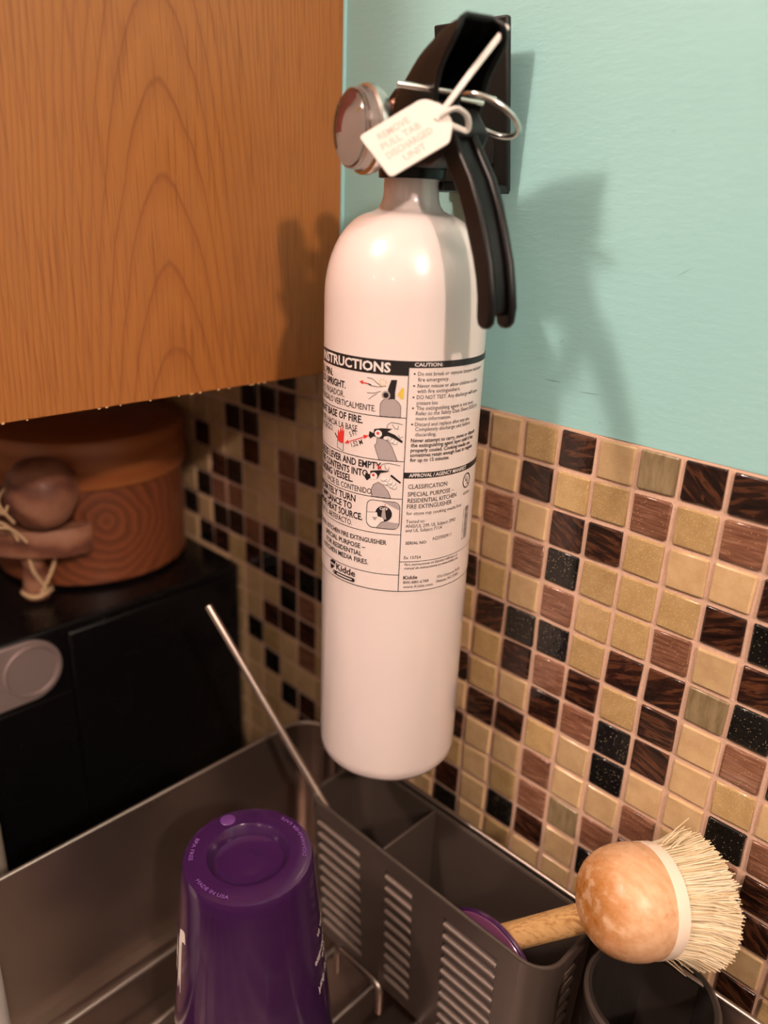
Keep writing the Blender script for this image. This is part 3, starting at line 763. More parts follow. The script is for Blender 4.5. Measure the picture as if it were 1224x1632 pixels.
text(wt, 'CAUTION:', 4.8, 18.0, 34.7, 1.6, TW, .02)
text(wt, 'APPROVAL / AGENCY MANIFEST', 4.7, 38.0, -17.05, 1.7, TW, .02, .1)
wt.build('reversed_text', WINK, labelp, kind='stuff')
# pictograms
gy = MB(); ik = MB(); rd = MB(); yl = MB(); wh = MB()
def bottle(pts): lpoly(gy, pts, .00006); lline(ik, pts + [pts[0]], .22, .00008)
bottle([(-9.9, 11.4), (-9.9, 17.0), (-9.0, 18.6), (-7.6, 19.6), (-3.4, 19.6), (-1.6, 18.3), (-.5, 16.6), (-.4, 11.4)])
lpoly(ik, [(-7.2, 19.2), (-3.2, 19.8), (-3.3, 22.6), (-3.0, 25.0), (-2.6, 28.4), (-5.2, 28.3), (-6.6, 24.0), (-6.4, 22.0)], .00010)
disc(gy, -7.4, 21.2, 2.0, .00012); disc(ik, -7.4, 21.2, 1.25, .00016)
lpoly(yl, [(-2.0, 22.2), (-.2, 25.2), (.6, 24.6), (.4, 19.6), (-.4, 19.8), (-2.0, 21.4)], .00012)
for a in range(0, 360, 40): lline(yl, [(-9 + 1.0 * math.cos(math.radians(a)), 26.8 + math.sin(math.radians(a))), (-9 + 2.0 * math.cos(math.radians(a)), 26.8 + 2.0 * math.sin(math.radians(a)))], .25, .00008)
lpoly(rd, [(-20.6, 25.9), (-18.6, 26.9), (-18.8, 26.0), (-15.8, 25.8), (-15.8, 25.4), (-18.8, 25.5), (-18.7, 24.9)], .00009)
lline(ik, [(-16.5, 28.3), (-14, 28.0), (-11.5, 26.2), (-9.5, 24.9), (-7.6, 25.3)], .22, .00008); lline(ik, [(-16.0, 25.3), (-14, 24.8), (-11, 24.6), (-9.5, 24.9)], .22, .00008)
lline(ik, [(-16.4, 21.3), (-13, 21.6), (-9.8, 22.8)], .22, .00008); lline(ik, [(-15.5, 18.4), (-13.8, 20.0), (-11.5, 21.6)], .22, .00008); lpoly(ik, [(-16.3, 25.9), (-14.8, 24.6), (-14.4, 25.4)], .0001)
# second: bottle tilted to the pan fire
bottle([(-9.6, -9.4), (-12.0, -2.8), (-11.0, -1.6), (-10.8, 1.0), (-7.0, .6), (-5.0, -.8), (-3.9, -2.4), (-.9, -9.4)])
lpoly(ik, [(-15.0, 1.3), (-14.6, 3.7), (-12.6, 3.0), (-12.3, 5.0), (-8.8, 5.8), (-3.8, 5.9), (-6.0, 4.4), (-2.6, 3.2), (1.2, .2), (.7, -.6), (-3.0, 1.4), (-6.0, 2.4), (-8.6, .6), (-12.4, 1.6), (-14.1, .2)], .00010)
disc(wh, -10.3, 3.0, 1.75, .00013); disc(rd, -10.5, 3.2, .7, .00016)
lline(ik, [(-6.5, 6.0), (-6.0, 7.8), (-4.5, 8.8), (-1.5, 8.6), (.8, 8.0)], .22, .00012)
def fist(cx, cz, k=1.0):
    for i in range(4): 
        u, v_ = cx + i * 1.35 * k, cz - .55 * i * k + (.5 if i == 1 else 0)
        disc(wh, u, v_, 1.15 * k, .00012 + i * .00001, 14, .95 * k); lline(ik, [(u + 1.15 * k * math.cos(math.radians(a)), v_ + .95 * k * math.sin(math.radians(a))) for a in range(-150, 40, 24)], .18, .00015)
fist(-6.6, 1.2); lline(ik, [(-4.0, 7.9), (-2.6, 6.0), (-1.4, 5.8), (-1.2, 7.4)], .2, .00012)
lline(ik, [(-1.0, 3.2), (-.2, 1.6), (1.2, 2.5)], .2, .00012)
for q in ([(-33.8, -3.4), (-33.2, 1.0), (-32.0, -.5), (-31.6, 3.0), (-30.8, .2), (-30.0, 3.6), (-29.8, .6), (-29.0, 2.0), (-29.2, -4.6), (-31, -5.2), (-33.4, -4.2)],): lpoly(rd, q, .00009)
lline(ik, [(-33.8, -4.2), (-33.8, -8.0), (-29.4, -8.8), (-29.4, -4.8), (-31.5, -5.0), (-33.8, -4.2)], .25, .00008); lline(ik, [(-36.0, -1.4), (-33.8, -3.4)], .7, .00009)
lline(rd, [(-27.0, -3.9), (-16.6, .8)], .4, .00008)
lpoly(rd, [(-28.6, -4.7), (-26.4, -2.6), (-25.6, -4.4)], .00009); lpoly(rd, [(-14.9, 1.6), (-17.9, 1.4), (-17.0, -.4)], .00009)
text(tx2 := MB(), '5 FT', -24.9, -20.6, -.9, 2.3, TL, .006, 0, .42); text(tx2, '1,52 M', -23.9, -17.2, -5.6, 2.3, TL, .006, 0, .40)
# third: bottle with pressed lever
bottle([(-12.6, -27.8), (-13.0, -24.6), (-11.8, -21.8), (-9.4, -20.4), (-7.2, -21.6), (-4.6, -24.6), (-3.3, -27.8)])
lpoly(ik, [(-16.3, -19.0), (-16.0, -16.6), (-13.6, -17.2), (-13.6, -15.3), (-8.5, -14.3), (-4.2, -14.6), (-8.6, -15.8), (-10, -18.6), (-13.0, -18.4), (-15.2, -20.4)], .00010)
lpoly(ik, [(-3.4, -16.0), (1.2, -19.6), (.8, -20.3), (-4.0, -16.8)], .0002)
disc(wh, -11.8, -17.6, 1.75, .00013); disc(rd, -12.0, -17.2, .7, .00016); lpoly(rd, [(-11.6, -11.6), (-9.4, -13.0), (-9.9, -13.6), (-8.2, -14.0), (-8.6, -12.2), (-9.2, -12.6)], .0001)
fist(-7.0, -18.6, 1.1); fist(-6.0, -20.6, 1.0)
lline(ik, [(-9.2, -13.6), (-7.8, -11.4), (-5.2, -10.6), (-2.5, -11.0), (.6, -11.6)], .22, .00012); lline(ik, [(-6.8, -11.8), (-6.2, -13.6), (-5.0, -14.2), (-4.6, -12.8)], .2, .0002)
# fourth: turning the knob off
rr4 = [(s, z) for s, z in rrect(-14.8, 1.2, -43.6, -29.6, 3.0, 5)]
lline(ik, rr4 + [rr4[0]], .3, .00008)
lpoly(gy, [(-7.0, -29.8), (-1.6, -29.8), (.4, -31.0), (1.1, -32.4), (1.1, -33.6)], .00007); lpoly(gy, [(-10.0, -43.5), (-6.5, -39.6), (1.1, -40.4), (1.1, -41.0), (-1.0, -43.4)], .00007)
disc(ik, -6.4, -36.0, 4.0, .00010, 28); lpoly(gy, [(-7.6, -38.8), (-7.0, -33.8), (-5.8, -33.8), (-5.0, -38.8)], .00013)
lpoly(wh, [(-14.6, -36.4), (-9.6, -35.6), (-9.2, -37.6), (-6.6, -38.0), (-6.0, -39.6), (-7.6, -40.4), (-9.6, -43.2), (-12.4, -43.4), (-14.6, -41.2)], .00016)
lline(ik, [(-14.6, -36.2), (-9.4, -35.4), (-9.0, -37.4), (-6.6, -37.9), (-5.9, -39.6), (-7.6, -40.5), (-9.6, -43.3)], .2, .00018); lpoly(gy, [(-12.0, -38.2), (-9.2, -38.0), (-10.6, -40.0)], .0002)
text(wh, 'OFF', -8.4, -4.4, -34.1, 1.3, lambda s, z_: LB(s, z_, .00018), .02); disc(rd, -5.8, -31.4, .3, .0001)
# logo: dark droplet emblem, word, lozenge
lpoly(ik, [(-38.8, -70.0), (-38.2, -68.6), (-36.4, -68.0), (-33.8, -68.2), (-34.4, -70.2), (-36.4, -70.0)], .00009); lpoly(ik, [(-38.6, -70.8), (-36.6, -70.9), (-34.6, -70.9), (-36.0, -72.6), (-37.6, -73.6), (-38.2, -73.0)], .00009)
text(ik, 'Kidde', -33.2, -20.2, -72.2, 3.4, TL, .02)
lz = rrect(-36.2, -20.4, -75.4, -73.2, 1.0, 4); lpoly(ik, lz, .00009)
lline(wh, [(-35.2 + .7 * math.cos(2 * PI * i / 12), -74.3 + .7 * math.sin(2 * PI * i / 12)) for i in range(13)], .22, .00014); lstrip(wh, -32.6, -22.2, -74.6, -74.0, .00012)
gy.build('pictogram_grey', GREYINK, labelp, kind='stuff'); ik.v += []; 
ik.build('pictogram_outline', INK, labelp, kind='stuff'); rd.build('pictogram_red', RED, labelp, kind='stuff'); yl.build('pictogram_yellow', YEL, labelp, kind='stuff'); wh.build('pictogram_white', WINK, labelp, kind='stuff')
tx2.build('distance_text', INK, labelp, kind='stuff')

# ------------------------------------------------------------------ wall bracket
t = thing('wall_bracket', 'black bracket screwed to the teal wall behind the extinguisher head', 'bracket', (-.013, -.001, .108))
b = MB()
x0, x1 = -.0415, .0018
yb, yt, th = -.0035, -.0145, .0034
b.add([(x0, yb, .1085), (x1, yb, .1085), (x1, yt, .1808), (x0, yt, .1808), (x0, yb - th, .1085), (x1, yb - th, .1085), (x1, yt - th, .1808), (x0, yt - th, .1808)],
      [(0, 1, 2, 3), (4, 7, 6, 5), (0, 4, 5, 1), (3, 2, 6, 7), (0, 3, 7, 4), (1, 5, 6, 2)])
b.build('back_plate', BLACKM, t, bevel=.0010)
b = MB(); b.box(-.034, -.006, -.0105, 0, .120, .158); b.build('wall_spacer', BLACKM, t, bevel=.001)
b = MB()   # forked jaw round the neck
jaw = [(-.0395, -.004), (.0015, -.004), (.0015, -.030), (.0075, -.034), (.0075, -.050), (.0010, -.0535), (-.0015, -.050)] + [(EX + .0134 * math.cos(math.radians(a)), EY + .0134 * math.sin(math.radians(a))) for a in range(25, 156, 13)] + [(-.0290, -.0510), (-.0320, -.0535), (-.0395, -.050)]
b.prism(jaw, lambda u, v, h: Vector((u, v, h)), .1075, .1115)
b.build('neck_jaw', BLACKM, t, bevel=.0008)
b = MB(); b.lathe([(0, .0016), (.0022, .0014), (.0034, .0003), (.0034, -.0010), (0, -.001)], (-.006, -.0172, .172), (0, -1, -.15), 24); b.build('screw_head', BLACKM, t)

# ------------------------------------------------------------------ tag and tie
def QP(pts): return [Vector(p) for p in pts]
ta, tf_, te, tdd, tcc, tb2, tb = QP([(0.0026, -0.1072, 0.1251), (0.0159, -0.1024, 0.1106), (0.0285, -0.0829, 0.1242), (0.0272, -0.0802, 0.1315), (0.0224, -0.0813, 0.1379), (0.0173, -0.0852, 0.1396), (0.0154, -0.0874, 0.1392)])
# the tag is flat: use its own axes. origin = lower left corner tf_, U along the long side, V across
TU = ((te - tf_) + (tb - ta)).normalized(); TV = (ta - tf_); TV = (TV - TU * TV.dot(TU)).normalized(); TN = TU.cross(TV).normalized()
if TN.dot(-FWD) < 0: TN = -TN
TO = (ta + tf_) / 2 + TN * .0 
def TG(u, v, h=0.0): return TO + TU * u + TV * v + TN * h
tagt = thing('inspection_tag', 'small white tag with faded printing tied to the pull ring', 'tag', TG(0, 0))
dd = lambda p: ((p - TO).dot(TU), (p - TO).dot(TV))
outp = [dd(p) for p in (tf_, te, tdd, tcc, tb2, tb, ta)]
def roundpoly(pts, r, n=4):
    out = []; m_ = len(pts)
    for i in range(m_):
        p = Vector(pts[i]); a = Vector(pts[i - 1]); c_ = Vector(pts[(i + 1) % m_])
        d1 = (a - p); d2 = (c_ - p); q = min(r, d1.length * .45, d2.length * .45)
        s_, e_ = p + d1.normalized() * q, p + d2.normalized() * q
        for k in range(n + 1):
            t_ = k / n; out.append(tuple(s_ * (1 - t_) ** 2 + p * 2 * t_ * (1 - t_) + e_ * t_ ** 2))
    return out
hu, hv = dd(Vector((0.0222, -0.0846, 0.1321)))
b = MB(); b.prism(roundpoly(outp, .0018), lambda u, v, h: TG(u, v, h), -.0005, .0005); card = b.build('card', CARD, tagt, bevel=.0003)
b = MB(); ht = abs(dd(ta)[1] - dd(tf_)[1])
v0 = dd(tf_)[1]
for i, (st, a0, a1) in enumerate((('REMOVE', .14, .72), ('PULL TAB', .10, .84), ('DISCHARGED', .10, .98), ('UNIT', .34, .74))):
    y = v0 + ht * (.72 - i * .20)
    text(b, st, a0 * .022 + .002, a1 * .022 + .003, y, ht * .13, lambda s, z_: TG(s, z_, .0006), .01)
b.build('faded_text', FAINT, card, kind='stuff')
b = MB()
hole = TG(hu, hv, .0008); tip = Vector((0.0316, -0.0566, 0.1672))
n1 = hole + (tip - hole) * .5 - FWD * .001
b.tube([hole - TN * .003, hole, n1, tip], [.0010, .0011, .0013, .0013], 8, flat=.7)
for i in range(26):   # ratchet teeth
    q = hole + (tip - hole) * (.06 + .033 * i); b.tube([q - FWD * .0009, q - FWD * .0014], .0007, 5)
q = hole
loop = [hole - TN * .002, hole + RIGHT * .003 - DOWN * .0018 - FWD * .001, hole + RIGHT * .0080 - DOWN * .0042, hole + RIGHT * .0125 - DOWN * .0030 + FWD * .004, hole + RIGHT * .0130 + DOWN * .000 + FWD * .009, hole + RIGHT * .008 + DOWN * .0 + FWD * .006, hole + FWD * .001 + RIGHT * .001]
b.tube(spline(loop), .0012, 8, flat=.7)
tag(b.build('cable_tie', TIE, None), 'white ribbed cable tie threaded through the tag and sticking up past the lever', 'cable tie')

# ------------------------------------------------------------------ black appliance on the left
FX = -.2325; TZ = -.174
t = thing('countertop_oven', 'glossy black countertop appliance with silver control on its front', 'appliance', (-.37, -.22, -.457))
b = MB(); b.prism(rrect(-.52, FX, -.46, -.004, .006, 3), lambda u, v, h: Vector((u, v, h)), -.445, TZ); b.build('housing', BLACKG, t, bevel=.002)
b = MB(); b.box(FX - .002, FX + .0035, -.1495, -.010, -.435, -.1800); b.build('front_panel', BLACKG, t, bevel=.0015)
b = MB(); b.box(FX - .002, FX + .0035, -.455, -.1510, -.435, -.2240); b.build('door', BLACKG, t, bevel=.0015)
TY = lambda u, v, h: Vector((h, u, v))
b = MB(); b.prism(rrect(-.300, -.1556, -.2215, -.1765, .0224, 12), TY, FX - .001, FX + .0030); sp = b.build('control_panel', SILVERP, t, bevel=.0007, label='silver pill-shaped control panel')
b = MB(); b.lathe([(0, .0006), (.0165, .0006), (.0174, .0018), (.0182, .0018), (.0188, .0), (.0188, -.001), (0, -.001)], (FX + .0030, -.1765, -.1985), (1, 0, 0), 48)
b.build('round_button', SILVERP, sp)
for px, py in ((-.25, -.03), (-.25, -.43), (-.49, -.03), (-.49, -.43)):
    b = MB(); b.lathe([(0, -.457), (.012, -.457), (.013, -.444), (0, -.444)], (px, py, 0), seg=20); b.build('foot', BLACKS, t)

# ------------------------------------------------------------------ wooden lidded box
BX, BY, BR = -.332, -.0775, .0725
t = thing('wooden_box', 'round reddish wooden box with banded lid on top of the black appliance', 'box', (BX, BY, TZ + .0005))
b = MB(); b.lathe([(0, TZ + .001), (BR - .004, TZ + .001), (BR, TZ + .004), (BR + .0005, -.10), (BR - .001, -.078), (0, -.078)], (BX, BY, 0), seg=80); b.build('body', BOXWOOD, t)
b = MB(); b.lathe([(0, -.0995), (BR + .0028, -.0960), (BR + .0036, -.0945), (BR + .0036, -.0640), (BR + .002, -.0610), (BR - .012, -.0560), (0, -.0540)], (BX, BY, 0), seg=80); lid = b.build('lid', LIDWOOD, t)
# toggle closure: ball, curved bar, peg, cord
t = thing('wooden_toggle', 'dark wooden ball and curved bar tied with cord in front of the wooden box', 'ornament', (-.262, -.146, TZ))
KC = Vector((-.2605, -.1425, -.0892))
b = MB(); b.lathe([(0, -.0245), (.008, -.0235), (.015, -.0195), (.0205, -.0130), (.0232, -.0040), (.0232, .0050), (.0208, .0140), (.0155, .0208), (.008, .0240), (0, .0246)], KC, (0.10, .06, 1), 56,
                  wob=lambda a, h: 1 + .03 * math.sin(3 * a + 1) + .015 * math.sin(7 * a + h * 200)); b.build('ball', KNOBWOOD, t)
b = MB()
AC = Vector((-.3170, -.1075, 0)); R1, R0 = .0730, .0560
arc = []; n = 26
for i in range(n + 1):
    a = math.radians(-7 - 88 * i / n)
    wv = 1 - .75 * (abs(i / n - .5) * 2) ** 6
    arc.append((a, wv))
vs = []
for a, wv in arc:
    rm = (R1 + R0) / 2; hw = (R1 - R0) / 2 * wv
    for (r, z) in ((rm + hw * .8, -.1345), (rm + hw, -.1300), (rm + hw, -.1200), (rm + hw * .8, -.1150), (rm - hw, -.1150), (rm - hw, -.1345)):
        vs.append(AC + Vector((r * math.cos(a), r * math.sin(a), z)))
fs = [tuple(range(6))[::-1], tuple(n * 6 + k for k in range(6))]
for i in range(n):
    for k in range(6): fs.append((i * 6 + k, i * 6 + (k + 1) % 6, (i + 1) * 6 + (k + 1) % 6, (i + 1) * 6 + k))
b.add(vs, fs, True); b.build('curved_bar', KNOBWOOD, t)
PG = Vector((-.2810, -.1470, 0))
b = MB(); b.lathe([(0, TZ + .0005), (.0085, TZ + .0015), (.0092, TZ + .008), (.0078, -.150), (.0072, -.134), (0, -.134)], PG, seg=28); b.build('peg', KNOBWOOD, t)
b = MB()
cdr = .0013
b.tube([PG + Vector((.0095 * math.cos(a), .0095 * math.sin(a), TZ + .006 + .0008 * math.sin(3 * a))) for a in [2 * PI * i / 24 for i in range(24)]], cdr * 1.3, 8, closed=True)
b.tube(spline([PG + Vector((.010, -.0060, -.133)), PG + Vector((.0115, -.0055, -.145)), PG + Vector((.0112, .000, -.158)), PG + Vector((.010, .004, -.1655))]), cdr, 8)
b.tube(spline([PG + Vector((.008, .0120, -.133)), PG + Vector((.0105, .0110, -.144)), PG + Vector((.0112, .004, -.157)), PG + Vector((.010, -.001, -.1655))]), cdr, 8)
b.tube(spline([KC + Vector(q) for q in ((.006, -.022, -.026), (.006, -.025, -.018), (.004, -.030, -.012), (.002, -.040, -.008), (0, -.055, -.006))]), cdr * .8, 7)
b.tube(spline([KC + Vector(q) for q in ((.010, -.018, -.027), (.009, -.026, -.016), (.006, -.036, -.013), (.002, -.055, -.010))]), cdr * .8, 7)
b.tube(spline([KC + Vector(q) for q in ((.004, -.022, -.014), (.004, -.028, -.004), (.004, -.030, .004), (.002, -.0245, .010))]), cdr * .8, 7)
b.tube(spline([KC + Vector(q) for q in ((.002, -.050, .002), (.004, -.034, -.001), (.004, -.028, -.006), (.002, -.024, -.002))]), cdr * .8, 7)
b.build('cord', CORD, t)

# ------------------------------------------------------------------ dish rack
RX, RY, RZ = -.1180, -.0295, -.246
t = thing('dish_rack', 'stainless steel dish rack with high tray walls and wire floor', 'dish rack', (.05, -.25, -.457))
OUT = rrect(RX, .262, -.47, RY, .022, 8)
def inset(pts, d, cx, cy):
    return rrect(RX + d, .262 - d, -.47 + d, RY - d, max(.022 - d, .004), 8)
def shell(mb, z0, z1, d0, d1, th):
    o0, o1 = inset(0, d0, 0, 0), inset(0, d1, 0, 0); i0, i1 = inset(0, d0 + th, 0, 0), inset(0, d1 + th, 0, 0)
    n = len(o0)
    vs = [(x, y, z0) for x, y in o0] + [(x, y, z1) for x, y in o1] + [(x, y, z1) for x, y in i1] + [(x, y, z0) for x, y in i0]
    fs = []
    for i in range(n):
        j = (i + 1) % n
        for k in range(4): fs.append((k * n + i, k * n + j, ((k + 1) % 4) * n + j, ((k + 1) % 4) * n + i))
    mb.add(vs, fs, True)
b = MB(); shell(b, -.365, RZ, .004, 0, .0012); tw = b.build('tray_wall', TRAY, t)
b = MB(); shell(b, -.366, -.352, .0035, .0028, .010); b.build('inner_ledge', TRAY, tw)
b = MB(); pts = inset(0, .0006, 0, 0); b.tube([(x, y, RZ + .0005) for x, y in pts], .0015, 10, closed=True); b.build('rim', WIRE, t)
b = MB(); b.prism(inset(0, .004, 0, 0), lambda u, v, h: Vector((u, v, h)), -.408, -.405); shell(b, -.408, -.365, .004, .004, .0012); b.build('drip_tray', TRAY, t)
for px, py in ((-.10, -.06), (-.10, -.44), (.24, -.06), (.24, -.44)):
    b = MB(); b.lathe([(0, -.457), (.009, -.457), (.010, -.408), (0, -.408)], (px, py, 0), seg=20); b.build('foot', BLACKS, t)
WZ = -.3605
for x in (-.104, -.0675, -.031, .005, .041, .077, .113, .149, .185, .221):
    b = MB(); b.tube([(x, -.459, WZ), (x, -.25, WZ), (x, -.045, WZ)], .0022, 10); b.build('floor_wire', WIRE, t)
for y in (-.12, -.30, -.42):
    b = MB(); b.tube([(RX + .012, y, WZ - .0044), (.07, y, WZ - .0044), (.25, y, WZ - .0044)], .0022, 10); b.build('cross_wire', WIRE, t)
def hoop(x0, x1, y, z1):
    b = MB(); r = .005
    p = [(x0, y, WZ), (x0, y, z1 - r)] + [(x0 + r - r * math.cos(a), y, z1 - r + r * math.sin(a)) for a in (PI / 8, PI / 4, 3 * PI / 8, PI / 2)]
    p += [(x1 - r + r * math.sin(a), y, z1 - r + r * math.cos(a)) for a in (0, PI / 8, PI / 4, 3 * PI / 8)] + [(x1, y, z1 - r), (x1, y, WZ)]
    b.tube(p, .0021, 10); b.build('plate_hoop', WIRE, t)
hoop(-.018, .020, -.0905, -.338)
hoop(-.050, -.012, -.262, -.300); hoop(.10, .14, -.20, -.335)
for yy_ in (-.0600,):   # two slots in the far corner of the tray wall
    for dx in (0, .012):
        b = MB(); b.prism(rrect(RX + .016 + dx, RX + .021 + dx, -.292, -.262, .0024, 4), lambda u, v, h: Vector((u, h, v)), RY - .0042, RY - .0028); b.build('wall_slot', NICKEL, tw)

# ------------------------------------------------------------------ cutlery holder (grey plastic, louvred)
HX0, HX1, HY0, HY1, HZ0, HZ1 = -.0570, .1225, -.0835, -.0335, -.3560, RZ
hold = thing('cutlery_holder', 'grey plastic cutlery holder with slotted walls standing in the dish rack', 'cutlery holder', (.035, -.056, HZ0))
TH_ = .0024
def hz_rect(z, ins=0.0):
    k = (HZ1 - z) * .035      # draft
    return rrect(HX0 + k + ins, HX1 - k - ins, HY0 + k + ins, HY1 - k * .5 - ins, [max(.004, q - ins) for q in (.010, .014, .010, .016)], 7)
NR = len(hz_rect(0))
def holder_wall():
    zs = [HZ0, HZ0 + .02, -.31, -.28, HZ1]
    b = MB()
    # walls: only the back, left and corner sections here; front and right are louvred bands built below
    o = [hz_rect(z) for z in zs]; i_ = [hz_rect(z, TH_) for z in zs]
    vs = []; 
    for L, z in zip(o, zs): vs += [(x, y, z) for x, y in L]
    for L, z in zip(i_, zs): vs += [(x, y, z) for x, y in L]
    fs = []; nz = len(zs)
    # indices: 0..7 corner(x1,y1), 8..15 corner(x0,y1), 16..23 corner(x0,y0), 24..31 corner(x1,y0)
    skip = {23, 31}
    for i in range(NR):
        if i in skip: continue
        j = (i + 1) % NR
        for k in range(nz - 1):
            a = k * NR; c_ = (k + 1) * NR
            fs.append((a + i, a + j, c_ + j, c_ + i)); fs.append((nz * NR + a + j, nz * NR + a + i, nz * NR + c_ + i, nz * NR + c_ + j))
        t0 = (nz - 1) * NR; fs.append((t0 + i, t0 + j, nz * NR + t0 + j, nz * NR + t0 + i))
    b.add(vs, fs, True)
    bot = hz_rect(HZ0, .0005); b.prism(bot, lambda u, v, h: Vector((u, v, h)), HZ0, HZ0 + .002)
    return b
hb = holder_wall()
def panel(mb, pa, pb, pa_, pb_, spans, ztop, zend, pitch, slot, sgn):
    """flat wall from pa to pb (top, outer xy) to pa_,pb_ (bottom), solid apart from slots in the given spans (fractions)"""
    pa, pb, pa_, pb_ = [Vector(q) for q in (pa, pb, pa_, pb_)]
    nrm = Vector(((pb - pa).y, -(pb - pa).x)).normalized()
    if nrm.dot(Vector((sgn))) < 0: nrm = -nrm
    def W(f, z, d):
        k = (HZ1 - z) / (HZ1 - HZ0)
        p = (pa * (1 - f) + pb * f) * (1 - k) + (pa_ * (1 - f) + pb_ * f) * k - nrm * d
        return Vector((p.x, p.y, z))
    def quadbox(f0, f1, z0, z1):
        vs = [W(f, z, d) for f in (f0, f1) for d in (0, TH_) for z in (z0, z1)]
        mb.add(vs, [(0, 1, 3, 2), (4, 6, 7, 5), (0, 4, 5, 1), (2, 3, 7, 6), (0, 2, 6, 4), (1, 5, 7, 3)])
    cur = 0.0
    for (f0, f1) in spans:
        quadbox(cur, f0, HZ0, HZ1); cur = f1
        quadbox(f0, f1, ztop, HZ1)
        z = ztop
        while z - pitch > zend:
            z0, z1 = z - pitch, z - slot
            vs = [W(f, zz, d) for f in (f0, f1) for zz, d in ((z0, 0), (z1 - .0030, 0), (z1, TH_), (z0, TH_))]
            mb.add(vs, [(0, 1, 2, 3), (7, 6, 5, 4), (0, 4, 5, 1), (1, 5, 6, 2), (2, 6, 7, 3), (3, 7, 4, 0)]); z -= pitch
        quadbox(f0, f1, HZ0, z - .0)
    quadbox(cur, 1.0, HZ0, HZ1)
    return W
def lou(f0, f1, ztop, zend, pitch, slot, W):
    out = []
    z = ztop
    while z - pitch > zend:
        out.append((f0, f1, z)); z -= pitch
    return out
top, bot = hz_rect(HZ1), hz_rect(HZ0)
Lx = top[24][0] - top[23][0]
fr = lambda x: (x - top[23][0]) / Lx
spF = [(fr(-.0475), fr(-.0085)), (fr(.0125), fr(.0345)), (fr(.0575), fr(.0940))]
Wf = panel(hb, top[23], top[24], bot[23], bot[24], spF, -.2570, -.350, .0092, .0040, (0, -1))
Ly = top[0][1] - top[31][1]
spR = [(.08, .62)]
Wr = panel(hb, top[31], top[0], bot[31], bot[0], spR, -.2570, -.350, .0092, .0040, (1, 0))
body = hb.build('outer_wall', GREYP, hold)
# inner shelf lips of the louvres, the light on them painted as a paler grey
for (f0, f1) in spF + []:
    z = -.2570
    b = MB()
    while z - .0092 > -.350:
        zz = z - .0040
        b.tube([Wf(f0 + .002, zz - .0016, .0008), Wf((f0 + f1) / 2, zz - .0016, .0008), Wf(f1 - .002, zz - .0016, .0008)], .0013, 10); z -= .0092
    b.build('louvre_group', GREYP_LIT, body, kind='stuff', label='rounded louvre lips, painted lighter as if lit')
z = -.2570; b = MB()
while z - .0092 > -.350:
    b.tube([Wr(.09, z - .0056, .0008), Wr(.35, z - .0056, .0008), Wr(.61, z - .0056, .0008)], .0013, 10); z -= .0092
b.build('louvre_group', GREYP_LIT, body, kind='stuff', label='rounded louvre lips, painted lighter as if lit')
RIM = MB(); RIM.tube([(x, y, HZ1) for x, y in hz_rect(HZ1, .0009)], .0011, 8, closed=True); RIM.build('rim', GREYP, hold)
b = MB(); b.box(.0080, .0098, HY0 + .003, HY1 - .002, HZ0 + .001, HZ1 + .0004); b.build('divider', GREYP, hold, bevel=.0005)

# straw / steel stirring rod in the left compartment
ST0 = Vector((-.1305, -.1010, -.1365)); ST1 = Vector((-.0470, -.0760, -.2540))
dirn = (ST1 - ST0).normalized()
b = MB(); b.tube([ST0, ST0 + dirn * .08, ST1, ST1 + dirn * .06], .0024, 14, cap=False)
b.tube([ST0, ST1 + dirn * .06], .0017, 14, cap=False)
tag(b.build('drinking_straw', plain('straw_steel', (.62, .52, .46), .25, .9).m, None), 'thin metal drinking straw leaning out of the cutlery holder', 'straw')

# ------------------------------------------------------------------ purple cups
def cup(name, c, ztop, zbot, rt, rb, mat, label, group=None):
    """upside-down tumbler: base at ztop, mouth at zbot"""
    t = thing(name, label, 'cup', (c[0], c[1], zbot))
    b = MB(); d = ztop - zbot; th = .0016
    prof = [(0, ztop - .0058), (rt * .22, ztop - .0062), (rt * .44, ztop - .0072), (rt * .54, ztop - .0060), (rt * .60, ztop - .0016), (rt * .63, ztop - .0004), (rt * .90, ztop - .0003), (rt * .97, ztop - .0010), (rt, ztop - .0035),
            (rt + .0008, ztop - .010)]
    for i in range(1, 9): prof.append((rt + (rb - rt) * i / 8 * .98, ztop - d * i / 8 * .96))
    prof += [(rb + .0012, zbot + .004), (rb + .0018, zbot + .0012), (rb + .0004, zbot), (rb - .0012, zbot + .002)]
    for i in range(7, 0, -1): prof.append((rt + (rb - rt) * i / 8 * .98 - th, ztop - d * i / 8 * .96))
    prof += [(rt - th, ztop - .012), (rt * .9, ztop - .0070), (rt * .62, ztop - .0075), (rt * .55, ztop - .0090), (0, ztop - .0085)]
    b.lathe(prof, (c[0], c[1], 0), seg=96); bd = b.build('shell', mat, t)
    return t, bd
PCx, PCy, PZ0, PZ1, PR0, PR1 = -.0068, -.1636, -.2035, -.3575, .0327, .0458
ct, cbody = cup('tumbler', (PCx, PCy), PZ0, PZ1, PR0, PR1, PURPLE, 'purple plastic tumbler standing upside down in the dish rack')
AV = math.atan2(-.341868 - PCy, .248956 - PCx)   # azimuth facing the room
def CT(az, z, h=.0003):
    f = (PZ0 - z) / (PZ0 - PZ1); r = PR0 + (PR1 - PR0) * f * .98 + h
    return Vector((PCx + r * math.cos(az), PCy + r * math.sin(az), z))
def wrapped(mb, st, a_c, z0, wd, cap, bold=.02):   # upside-down lettering running round the cup
    text(mb, st, 0, wd, 0, cap, lambda s, z_: CT(a_c - s / .042, z0 - z_), bold)
b = MB()
for i, (st, wd, off) in enumerate((('in', .005, .0), ('rdize', .013, -.002), ('the', .010, .006), ('durf', .011, .004))):
    pass
